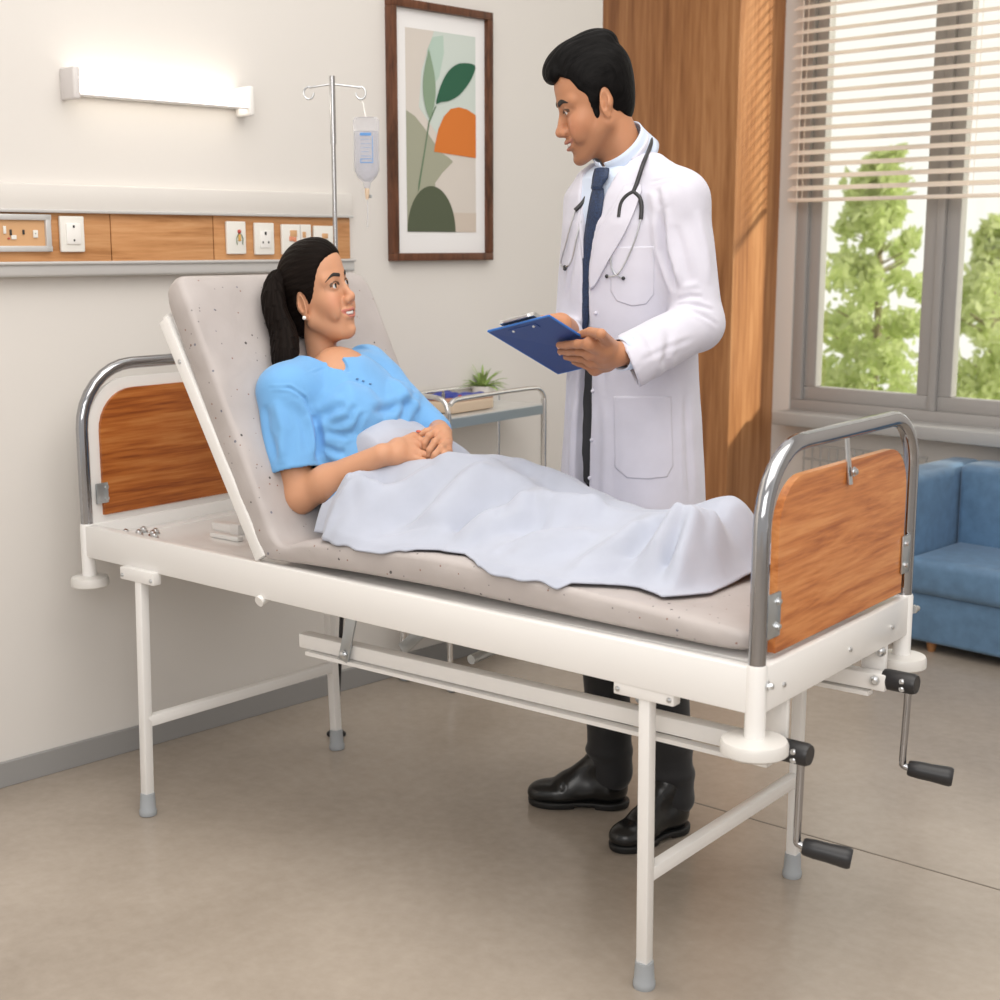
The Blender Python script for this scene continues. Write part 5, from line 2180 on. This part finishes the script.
def loft(levels, f=DF, l=DL):
    """levels: (z, centre xy point, half depth, half width)"""
    L = sorted(levels, key=lambda q: q[0])
    zs = np.array([q[0] for q in L])
    cx = np.array([q[1][0] for q in L]); cy = np.array([q[1][1] for q in L])
    aa = np.array([q[2] for q in L]); bb = np.array([q[3] for q in L])

    def fn(g):
        z = g[..., 2]
        a = np.interp(z, zs, aa); b = np.interp(z, zs, bb)
        dx = g[..., 0] - np.interp(z, zs, cx); dy = g[..., 1] - np.interp(z, zs, cy)
        u = dx * f[0] + dy * f[1]; v = dx * l[0] + dy * l[1]
        k = (np.abs(u / a) ** 2.3 + np.abs(v / b) ** 2.3) ** (1 / 2.3)
        d = (k - 1) * np.minimum(a, b)
        return np.maximum(d, np.maximum(zs[0] - z, z - zs[-1]))
    m = max(bb.max(), aa.max())
    return fn, V(cx.min() - m, cy.min() - m, zs[0]), V(cx.max() + m, cy.max() + m, zs[-1])


def zc_(x, y, dep, a, b):
    p = AD(x, y, dep)
    return (p[2], p, a, b)


# head
hs_ = 3.17 / 3.105
HP = CAMV + (V(.172, .280, 1.633) - CAMV) * hs_
dT = head_map(math.radians(-137.2), math.radians(-19.6), math.radians(-2.9), HP, .85, 1.03, DLOC)
dG = head_map(math.radians(-137.2), math.radians(-19.6), math.radians(-2.9), HP, .85, 1.03, V(0, 0, 0))
mp, mq, mc = sculpt_head(True)
SKM = np.array((.46, .215, .115))
SH_L, EL_L, WR_L = AD(680, 201, 3.07), AD(698, 324, 3.03), AD(620, 355, 2.87)
SH_R, EL_R, WR_R = AD(591, 204, 3.28), AD(572, 342, 3.24), AD(560, 330, 3.02)

# clipboard plane first: A far corner, B near top corner, C under the hand, D bottom
cA, cB, cD = AD(488, 332, 2.88), AD(549, 316.5, 2.735), AD(558, 374, 3.02)
cC = AD(617, 360, 2.885)
cN = np.cross(cB - cA, cD - cA); cN = cN / np.linalg.norm(cN)
if cN @ (CAMV - cA) < 0:
    cN = -cN                      # the back of the board, towards us


def on_board(x, y, lift):
    r = sight(x, y)
    return CAMV + r * ((cN @ (cA + cN * lift - CAMV)) / (cN @ r))


# left hand gripping the lower edge of the board
HB = 2.80
pl_ = on_board(596, 352, .0)
hd = _HD @ (pl_ - CAMV)
kn = [on_board(590, 344, .016), on_board(590, 353, .018), on_board(592, 361, .018), on_board(595, 369, .016)]
WRl = AD(618, 354, hd - .005)
fg = [[on_board(577, 344, .014), on_board(566, 345, .010), on_board(559, 345, .007)],
      [on_board(578, 351, .014), on_board(568, 351.5, .010), on_board(560.5, 351.5, .007)],
      [on_board(580, 358, .014), on_board(572, 357.5, .010), on_board(566, 357, .007)],
      [on_board(585, 365, .013), on_board(579, 363.5, .010), on_board(574, 362, .007)]]
th_ = [WRl + (kn[0] - WRl) * .25 + V(0, 0, .012), on_board(601, 334, .010), on_board(590, 332, -.006), on_board(579, 335, -.012)]
lo_ = np.min([*kn, WRl, th_[3], fg[0][2]], 0) - .05
hi_ = np.max([*kn, WRl, WR_L, AD(650, 350, 2.9)], 0) + .05
S = Sculpt(lo_, hi_, .0019)
S.add(cone(WRl, AD(655, 345, 2.92), .0235, .032), .01)
sculpt_hand(S, WRl, None, kn, fg, th_, r=.0092, palm_r=.0205)
dp1, dq1 = S.mesh(1)
# right hand resting on the papers
kr = [on_board(549, 324, -.030), on_board(545, 323, -.026), on_board(541, 323, -.022), on_board(538, 324, -.018)]
fr_ = [[on_board(543, 320, -.030), on_board(538, 321, -.022), on_board(535, 325, -.012)],
       [on_board(540, 320, -.024), on_board(536, 322, -.018), on_board(533, 327, -.010)],
       [on_board(537, 322, -.020), on_board(533, 324, -.014), on_board(531, 329, -.008)],
       [on_board(535, 324, -.016), on_board(531, 327, -.011), on_board(529, 331, -.007)]]
WRr = on_board(561, 324, -.040)
th2 = [WRr + (kr[0] - WRr) * .3, on_board(552, 330, -.022), on_board(546, 333, -.014), on_board(540, 335, -.010)]
lo_ = np.min([*kr, WRr, fr_[0][2], fr_[3][2], th2[3], WR_R], 0) - .06
hi_ = np.max([*kr, WRr, th2[3], WR_R], 0) + .06
S = Sculpt(lo_, hi_, .0022)
S.add(cone(WRr, WRr + (EL_R - WRr) * .35, .023, .030), .01)
sculpt_hand(S, WRr, None, kr, fr_, th2, r=.0082, palm_r=.0140)
dp2, dq2 = S.mesh(1)

# feet positions
FT = [(V(.203, .411, 0), V(.000, .277, 0)), (V(.369, .391, 0), V(.322, .168, 0))]
HIPC = AD(632, 450, 3.22)
# trunk and legs under the clothes
S = Sculpt(V(-.05, .05, .03), V(.62, .75, 1.55), .010)
levels = [zc_(622, 195, 3.20, .070, .12), zc_(630, 250, 3.19, .095, .145), zc_(632, 340, 3.20, .09, .13), zc_(632, 430, 3.22, .095, .14), zc_(632, 470, 3.22, .09, .13)]
S.add(loft(levels), .01)
ANK = []
for (h, t), sgn in zip(FT, (-1, 1)):
    ank = h + (t - h) * .22 + V(0, 0, .09)
    ANK.append(ank)
    hip = V(HIPC[0], HIPC[1], .80) + DL * (.085 * sgn)
    kne = (hip + ank) / 2 + DF * .02
    S.add(cone(hip, kne, .070, .050), .03); S.add(cone(kne, ank, .048, .036), .02)
S.add(cone(SH_L, EL_L, .045, .038), .03); S.add(cone(SH_R, EL_R, .045, .038), .03)
S.add(cone(EL_L, WR_L, .036, .026), .02); S.add(cone(EL_R, WR_R, .036, .026), .02)
tb, tbq = S.mesh(2)
body = join_parts([(dG(mp), mq, mc), (dp1, dq1, skin_col(dp1, SKM, kn, (.50, .19, .10))), (dp2, dq2, skin_col(dp2, SKM)), (tb, tbq, skin_col(tb, SKM))])
mesh_obj('body', body[0] - DLOC, body[1], M['skin'], doc, body[2])
head_extras(True, dT, doc, (1, -.14, -.30), (mp, mq))
nm_ = MB()
for f in fg[:2]:
    nm_ = MB(); nm_.sphere(f[2] - DLOC + cN * .005, .0036, 10, 8)
    o = nm_.build('nail', pbr('nail_pink', (.62, .36, .28), .3), None, smooth=180); o.parent = doc

# --- hair: side part, swept-up front, short back
S = Sculpt((-.135, -.10, -.11), (.135, .10, .16), .0020)
S.add(ellipsoid((-.012, 0, .037), (.099, .0810, .0870)))
S.add(ellipsoid((-.052, 0, -.012), (.048, .058, .064)), .025)
S.add(ellipsoid((.030, 0, .058), (.064, .0665, .0585)), .02)
zb2 = np.array([-.13, -.092, -.075, -.055, -.042, -.036, -.012, .006, .020, .034, .045, .060, .072, .085, .12])
xb2 = np.array([-.095, -.088, -.072, -.056, -.046, .018, .023, .026, .032, .046, .051, .058, .074, .090, .30])
S.clip(lambda g: hairline(g, zb=zb2, xb=xb2), .005)
for s in (-1, 1):
    S.sub(ellipsoid((-.015, s * .080, -.018), (.020, .024, .037)), .005)
msk = BVHTree.FromPolygons([tuple(p) for p in mp], [tuple(int(i) for i in q) for q in mq])
for s in (-1, 1):
    for x_, z_, rr_ in ((.016, .004, .012), (.015, -.008, .0105), (.0145, -.019, .009), (.014, -.028, .0075)):
        hh_ = msk.ray_cast(Vector((x_, s * .2, z_)), Vector((0, -s, 0)))[0]
        S.add(ellipsoid(tuple(hh_), (rr_, .0032, .010)), .003)
# top: volume that rises from the parting and overhangs the forehead
T3 = Sculpt((-.135, -.10, -.11), (.135, .10, .16), .0020)
T3.add(ellipsoid((-.015, -.012, .095), (.080, .062, .045)))
T3.add(ellipsoid((.045, -.012, .098), (.052, .056, .036)), .02)
T3.add(ellipsoid((.083, -.010, .088), (.026, .044, .025)), .018)
T3.add(cone((.084, -.030, .086), (.088, .020, .084), .020, .016), .012)
T3.sub(cone((.07, .056, .098), (-.05, .056, .118), .012, .010), .012)
nn_ = np.minimum(S.n, T3.n)
a_, b_ = S.d, T3.d
k_ = .006
h_ = np.clip(.5 + .5 * (a_ - b_) / k_, 0, 1)
S.d = a_ + (b_ - a_) * h_ - k_ * h_ * (1 - h_)
S.sub(cone((.085, .052, .082), (-.02, .058, .110), .0035, .0035), .004)        # parting
dh, dhq = S.mesh(1)
dn = normals(dh, dhq)
aa_ = np.arctan2(dh[:, 2] - .02, dh[:, 1])
dh = dh + dn * (.0007 * np.sin(dh[:, 1] * 420 + 2 * np.sin(dh[:, 0] * 60)) * sstep(.06, .10, dh[:, 2]))[:, None]
dcol = np.stack([dh[:, 0] * 14, dh[:, 1] * 160, dh[:, 2] * 40], 1)
mesh_obj('hair', dT(dh), dhq, M['hair_black'], doc, dcol)

# --- shirt with collar
nkc = AD(621, 149, 3.175)
nax = DF * .70 + V(0, 0, .714); nax = nax / np.linalg.norm(nax)
nel = DF * .714 - V(0, 0, .70); nel = nel / np.linalg.norm(nel)     # low front of the collar ring


def collar(name, re, rl, h0, h1, flare, gap, mat, n=60):
    rows = []
    for i in range(n + 1):
        a = math.radians(gap + (360 - 2 * gap) * i / n)
        row = []
        for j in range(7):
            t = j / 6
            k = 1 + flare * t ** 1.4
            row.append(nkc + nel * (re * k * math.cos(a)) + DL * (rl * k * math.sin(a)) + nax * (h0 + (h1 - h0) * t) - DLOC)
        rows.append(row)
    o = MB().grid(rows).build(name, mat, None, smooth=180)
    o.parent = doc
    md = o.modifiers.new('t', 'SOLIDIFY'); md.thickness = .0035; md.offset = 1
    return o


S = Sculpt(V(0, .1, .95), V(.60, .75, 1.66), .0040)
lv = [zc_(619, 166, 3.18, .050, .056), zc_(622, 178, 3.185, .078, .105), zc_(627, 210, 3.19, .108, .150), zc_(630, 250, 3.19, .114, .150), zc_(632, 340, 3.20, .110, .135), zc_(632, 368, 3.205, .104, .130)]
S.add(loft(lv), .01)
S.add(cone(AD(660, 192, 3.12), AD(600, 196, 3.25), .050, .050), .03)
S.sub(cone(nkc - nax * .03, nkc + nax * .10, .058, .066), .006)
shp, shq = S.mesh(1)
shs = Surf(shp, shq)
collar('shirt_collar', .0640, .0545, .019, -.040, .22, 7, M['shirt'])
collar('coat_collar', .0660, .0590, -.001, -.032, .03, 60, M['coat'])
mesh_obj('shirt', shp - DLOC, shq, M['shirt'], doc)
# tie
M['tie'] = pbr('navy_tie', (.012, .028, .075), .6, var=.5, vscale=260)
tm = MB()
tie_px = [(605, 173, 6.5), (604, 180, 7), (601, 188, 5), (599.5, 197, 6.2), (596, 222, 7), (592, 250, 6.6), (588.5, 280, 5.5), (585, 320, 5.5), (582, 350, 5.5), (581, 374, 4.5)]
tp_ = np.array(smoothpath([(a, b, c) for a, b, c in tie_px], 5))
TR, TQ = [], []
for a, b, c in tp_:
    for t in (-1, -.5, 0, .5, 1):
        TR.append(shs.hit(a + t * c, b, .007 + .004 * (1 - t * t) + (.006 if b < 190 else 0)))
for i in range(len(tp_) - 1):
    for j in range(4):
        TQ.append((i * 5 + j, i * 5 + j + 1, i * 5 + j + 6, i * 5 + j + 5))
o = mesh_obj('tie', np.array(TR) - DLOC, np.array(TQ), M['tie'], doc)
md = o.modifiers.new('t', 'SOLIDIFY'); md.thickness = .004; md.offset = 0

# --- trousers
S = Sculpt(V(-.02, .10, .02), V(.62, .75, 1.12), .0055)
S.add(loft([zc_(632, 356, 3.205, .106, .132), zc_(632, 400, 3.215, .110, .142), zc_(632, 450, 3.22, .112, .150), zc_(632, 480, 3.22, .105, .145)]), .01)
for (h, t), sgn, ank in zip(FT, (-1, 1), ANK):
    d = (t - h) / np.linalg.norm(t - h)
    hip = V(HIPC[0], HIPC[1], .80) + DL * (.078 * sgn)
    end = ank + V(0, 0, -.005) - d * .012
    kne = (hip + end) / 2 + DF * .02
    S.add(cone(hip, kne, .083, .062), .03)
    S.add(cone(kne, end, .059, .050), .02)
    for k, (z, r, off) in enumerate(((.14, .056, .005), (.20, .054, -.004))):
        c = end + (kne - end) * ((z - end[2]) / (kne[2] - end[2])) + d * off
        S.add(ellipsoid(c, (r, r, .020)), .012)
tpn, tqn = S.mesh(1)
tnn = normals(tpn, tqn)
tpn = ripple(tpn, tnn, .0022, 30, 8, (1, 1, 2))
mesh_obj('trousers', tpn - DLOC, tqn, M['black_cloth'], doc)

# --- shoes
for (h, t) in FT:
    d = (t - h) / np.linalg.norm(t - h)
    L = np.linalg.norm(t - h)
    sd = V(-d[1], d[0], 0)
    S = Sculpt(np.minimum(h, t) + V(-.07, -.07, -.01), np.maximum(h, t) + V(.07, .07, .20), .0028)
    S.add(ellipsoid(h + d * .042 + V(0, 0, .045), (.040, .036, .040), frame(d, (0, 0, 1))))
    S.add(cone(h + d * .05 + V(0, 0, .05), h + d * (.58 * L) + V(0, 0, .040), .036, .036), .02)
    S.add(ellipsoid(h + d * (.70 * L) + V(0, 0, .032), (.060, .043, .032), frame(d, (0, 0, 1))), .015)
    S.add(ellipsoid(h + d * (.85 * L) + V(0, 0, .030), (.036, .036, .026), frame(d, (0, 0, 1))), .012)
    S.add(cone(h + d * .052 + V(0, 0, .06), h + d * .05 + V(0, 0, .135), .038, .039), .02)
    S.add(cone(h + d * .085 + V(0, 0, .105), h + d * (.60 * L) + V(0, 0, .058), .026, .022), .025)
    S.clip(lambda g: .016 - g[..., 2], .004)
    p, q = S.mesh(1)
    nn = normals(p, q)
    # welt above the sole and toe crease
    p = crease(p, nn, [([h + d * (.66 * L) + sd * .05 + V(0, 0, .045), h + d * (.62 * L) + V(0, 0, .075), h + d * (.66 * L) - sd * .05 + V(0, 0, .045)], .004, -.0018)])
    so = mesh_obj('shoe', p - DLOC, q, M['shoe'], doc)
    S = Sculpt(np.minimum(h, t) + V(-.07, -.07, -.02), np.maximum(h, t) + V(.07, .07, .08), .0026)
    S.add(ellipsoid(h + d * .040 + V(0, 0, .015), (.043, .039, .05), frame(d, (0, 0, 1))))
    S.add(cone(h + d * .05 + V(0, 0, .015), h + d * (.6 * L) + V(0, 0, .015), .038, .036), .02)
    S.add(ellipsoid(h + d * (.72 * L) + V(0, 0, .015), (.066, .046, .05), frame(d, (0, 0, 1))), .015)
    S.clip(lambda g: np.maximum(g[..., 2] - .0185, .0012 - g[..., 2]), .002)
    S.sub(slab(h + d * (.43 * L) + V(0, 0, .0), (.024, .08, .007), frame(d, (0, 0, 1))), .003)
    p, q = S.mesh(1)
    mesh_obj('sole', p - DLOC, q, M['sole'], so)
    sf3 = None
    for k in range(4):
        c = h + d * (.40 + .075 * k) * L + V(0, 0, .100 - .011 * k)
        m = MB()
        m.tube(smoothpath([c - sd * .020 + V(0, 0, -.008) - DLOC, c + V(0, 0, .004) - DLOC, c + sd * .020 + V(0, 0, -.008) - DLOC], 4), .0025, 8)
        o = m.build('lace', M['sole'], None, smooth=180); o.parent = so

# --- white coat
S = Sculpt(V(-.08, .02, .56), V(.66, .80, 1.66), .0042)
clv = [zc_(632, 590, 3.23, .152, .192), zc_(632, 500, 3.225, .142, .180), zc_(632, 450, 3.22, .136, .172), zc_(632, 400, 3.215, .130, .162), zc_(632, 340, 3.205, .126, .152), zc_(630, 270, 3.195, .130, .160), zc_(629, 225, 3.19, .124, .160), zc_(626, 195, 3.19, .105, .148), zc_(622, 172, 3.185, .075, .105), zc_(621, 164, 3.185, .05, .075)]
S.add(loft(clv), .01)
S.add(cone(AD(650, 176, 3.14), SH_L, .050, .058), .03)
S.add(cone(AD(604, 188, 3.24), SH_R, .050, .052), .03)
# sleeves
cuL = AD(628, 362, 2.885)
axl = cuL - EL_L; axl = axl / np.linalg.norm(axl)
for s_, e_, c_, r0, r1, r2 in ((SH_L, EL_L, cuL + axl * .025, .061, .053, .058), (SH_R, EL_R, WR_R + (EL_R - WR_R) * .12, .052, .045, .038)):
    S.add(cone(s_, e_, r0, r1), .03)
    S.add(cone(e_, c_, r1, r2), .02)
# cut the left cuff flat along its slanted hem and hollow it
ctop, cbot = AD(617, 335, 2.885), AD(639, 389, 2.885)
cd_ = (cbot - ctop) / np.linalg.norm(cbot - ctop)
cpl = np.cross(cd_, sight(628, 362)); cpl = cpl / np.linalg.norm(cpl); cpl = cpl * (1 if cpl @ axl > 0 else -1) + axl * .12; cpl = cpl / np.linalg.norm(cpl)
if cpl @ axl < 0:
    cpl = -cpl
cm = (ctop + cbot) / 2


def cuffcut(g):
    q = g - cm
    s = q @ cpl
    return np.maximum(-s, np.linalg.norm(q - s[..., None] * cpl, axis=-1) - .125)


S.op((cuffcut, cm - .18, cm + .18), .003, 'sub')
S.sub(cone(cm - axl * .05, cm + axl * .03, .042, .050), .003)
# opening at the front and the V of the neck
zo = np.array([.5, 1.0, 1.20, 1.27, 1.35, 1.44, 1.50, 1.56])
ho = np.array([.027, .025, .011, .010, .019, .040, .058, .070])
qo = np.array([-.032, -.028, -.018, -.014, -.010, -.004, .0, .004])
CL = sorted(clv, key=lambda q: q[0])
czs = np.array([q[0] for q in CL]); ccx = np.array([q[1][0] for q in CL]); ccy = np.array([q[1][1] for q in CL]); cda = np.array([q[2] for q in CL])


def opening(g):
    z = g[..., 2]
    dx = g[..., 0] - np.interp(z, czs, ccx); dy = g[..., 1] - np.interp(z, czs, ccy)
    q = dx * DL[0] + dy * DL[1]; u = dx * DF[0] + dy * DF[1]
    dep = np.interp(z, [.56, 1.08, 1.16, 1.30, 1.50], [.07, .07, .05, .055, .10])
    return np.maximum(np.abs(q - np.interp(z, zo, qo)) - np.interp(z, zo, ho), np.interp(z, czs, cda) - dep - u)


S.op((opening, V(-.08, .02, .56), V(.66, .80, 1.60)), .004, 'sub')
# neck hole, then a turned collar around the back
S.sub(cone(nkc - nax * .05, nkc + nax * .10, .062, .070), .006)
cp_, cq_ = S.mesh(2)
cn_ = normals(cp_, cq_)
cs_ = Surf(cp_, cq_)
H = lambda *pts: [cs_.hit(x, y) for x, y in pts]
segs = [
    (H((703, 297), (690, 296), (677, 301)), .004, -.0035), (H((714, 311), (697, 306), (676, 306)), .004, -.004),
    (H((718, 326), (704, 317), (690, 312)), .004, -.003), (H((700, 283), (686, 287), (677, 296)), .006, .002),
    (H((694, 338), (665, 349), (640, 361)), .005, -.0016), (H((643, 186), (634, 186), (625, 187)), .0022, -.0016), (H((625, 187), (612, 212), (597, 246)), .003, .0015),
    (H((660, 208), (664, 250), (676, 292)), .008, -.012), (H((657, 188), (660, 210)), .007, -.005),
    (H((697, 210), (706, 250), (709, 285)), .012, .004), (H((676, 225), (684, 255), (690, 285)), .010, -.004),
    (H((650, 182), (670, 178), (688, 186)), .003, -.0022),
    (H((668, 330), (664, 360), (662, 392)), .009, -.004), (H((686, 395), (687, 440), (690, 500)), .009, -.004),
    (H((600, 330), (603, 360), (604, 395)), .009, -.003), (H((605, 400), (606, 450), (604, 505)), .012, .004),
    (H((575, 240), (572, 270), (567, 300)), .007, -.004),
    (H((569, 330), (568, 380), (566, 430)), .006, -.003), (H((640, 330), (650, 345), (652, 380)), .010, -.003),
    (H((629, 345), (637, 368), (646, 386)), .0022, -.0014),
    (H((575, 400), (571, 440), (570, 480)), .008, .004), (H((681, 360), (682, 430), (684, 505)), .0022, -.0014),
]
cp_ = crease(cp_, cn_, segs)
cp_ = ripple(cp_, cn_, .0020, 20, 12, (1, 1, .7))
mesh_obj('lab_coat', cp_ - DLOC, cq_, M['coat'], doc)
cs_ = Surf(cp_, cq_)
for nm, o_, lift, th, dn_ in (
        ('lapel', [(625, 187), (642, 186), (637, 206), (626, 232), (610, 260), (592, 290), (596, 246), (611, 212)], .005, .006, 3),
        ('lapel', [(591, 204), (581, 207), (580, 236), (585, 280), (588, 285), (590, 246)], .004, .005, 3),
        ('chest_pocket', [(611, 247), (654, 246), (654, 294), (646, 304), (632, 306), (617, 301), (611, 291)], .0006, .0014, 1),
        ('side_pocket', [(614, 396), (671, 396), (673, 466), (667, 477), (648, 479), (627, 478), (615, 467)], .0008, .0016, 1)):
    patch(nm, cs_, o_, M['coat'], doc, DLOC, lift, th, dn_)
for x, y in ((597, 260), (596, 313), (593, 391), (592, 440), (590, 478)):
    m = MB(); p = cs_.hit(x, y, .001)
    m.sphere(p - DLOC, (.0044, .0044, .0044), 12, 8)
    o = m.build('coat_button', M['coat'], None, smooth=180); o.parent = doc
# shirt cuff at the left wrist
m = MB()
c0 = WRl + (cuL - WRl) * .10; c1 = cuL + axl * -.03
m.tube([c0 + (AD(655, 345, 2.92) - WRl) * .02, c0 + (AD(655, 345, 2.92) - WRl) * .34], [.0335, .036], 28, caps=False)
for v in m.bm.verts:
    v.co -= Vector(DLOC)
o = m.build('shirt_cuff', M['shirt'], None, smooth=180); o.parent = doc
md = o.modifiers.new('t', 'SOLIDIFY'); md.thickness = .003

# ------------------------------------------------------------------ clipboard
clip_ = thing('clipboard', 'dark blue clipboard held by the doctor, its back towards us', 'clipboard', tuple(cA))
M['clip_blue'] = pbr('clip_blue', (.022, .065, .24), .42)
M['clip_edge'] = pbr('clip_edge', (.03, .16, .52), .4)
M['paper'] = pbr('paper', (.85, .84, .82), .8)
MB().prism([cA, cB, cC, cD], -cN * .003).build('board', M['clip_blue'], clip_, smooth=0)
m = MB()
loop = [cA, cB, cC, cD]
for a, b in zip(loop, loop[1:] + loop[:1]):
    m.tube([a - cN * .0018, b - cN * .0018], .0024, 8)
m.build('edge_binding', M['clip_edge'], clip_)
e1, e2 = (cB - cA), (cD - cA)
w_ = lambda a, b, l=0.0: cA + e1 * a + e2 * b + cN * l
MB().prism([w_(.05, .03, -.0045), w_(.95, .03, -.0045), w_(.95, .97, -.0045), w_(.05, .97, -.0045)], -cN * .002).build('paper_sheet', M['paper'], clip_, smooth=0)
MB().prism([w_(.22, -.03, -.007), w_(.78, -.03, -.007), w_(.78, .07, -.007), w_(.22, .07, -.007)], -cN * .008).build('clip', M['steel'], clip_, smooth=20)
MB().tube([w_(.30, -.035, -.010), w_(.70, -.035, -.010)], .004, 10).build('clip_lever', M['steel'], clip_)
for a in (.33, .66):
    MB().sphere(w_(a, .085, .0005), .0035, 12, 8).build('rivet', M['steel'], clip_)
MB().prism([w_(.28, .05, .0001), w_(.72, .05, .0001), w_(.72, .125, .0001), w_(.28, .125, .0001)], cN * .0008).build('clip_plate', M['clip_blue'], clip_, smooth=0)

# ------------------------------------------------------------------ stethoscope
st = thing('stethoscope', 'black stethoscope with steel ear tubes hung round the doctor\'s neck', 'stethoscope', tuple(nkc))
cl_ = lambda x, y, l=.006: cs_.hit(x, y, l)
Y1 = cl_(634, 193)
path = [Y1, cl_(638, 184, .008), cl_(644, 168, .012), AD(649, 150, 3.135), AD(651, 140, 3.17), AD(647, 135, 3.24), AD(630, 140, 3.32), AD(608, 160, 3.33), AD(594, 176, 3.27), cl_(587, 190, .010), cl_(582, 202), cl_(577, 211)]
MB().tube(smoothpath(path, 6), .0048, 12).build('neck_tube', M['black_plastic'], st)
for pts in ([(634, 193), (627, 197), (622, 205), (620, 218)], [(634, 193), (640, 198), (642, 207), (641, 220)]):
    MB().tube(smoothpath([cl_(x, y) for x, y in pts], 5), .0046, 12).build('fork_tube', M['black_plastic'], st)
for pts in ([(620, 217), (616, 232), (613, 248), (612, 264), (616, 274), (624, 278)], [(641, 219), (637, 235), (632, 249), (624, 266), (617, 275), (608, 276)],
            [(577, 211), (572, 228), (568, 244), (564, 258), (563, 265), (567, 269)], [(580, 222), (578, 240), (576, 253), (571, 264), (567, 267)]):
    c = MB().tube(smoothpath([cl_(x, y, .005) for x, y in pts], 6), .0018, 8).build('ear_tube', M['steel'], st)
    MB().sphere(cl_(*pts[-1], .005), .0042, 12, 8).build('ear_tip', M['black_plastic'], c)
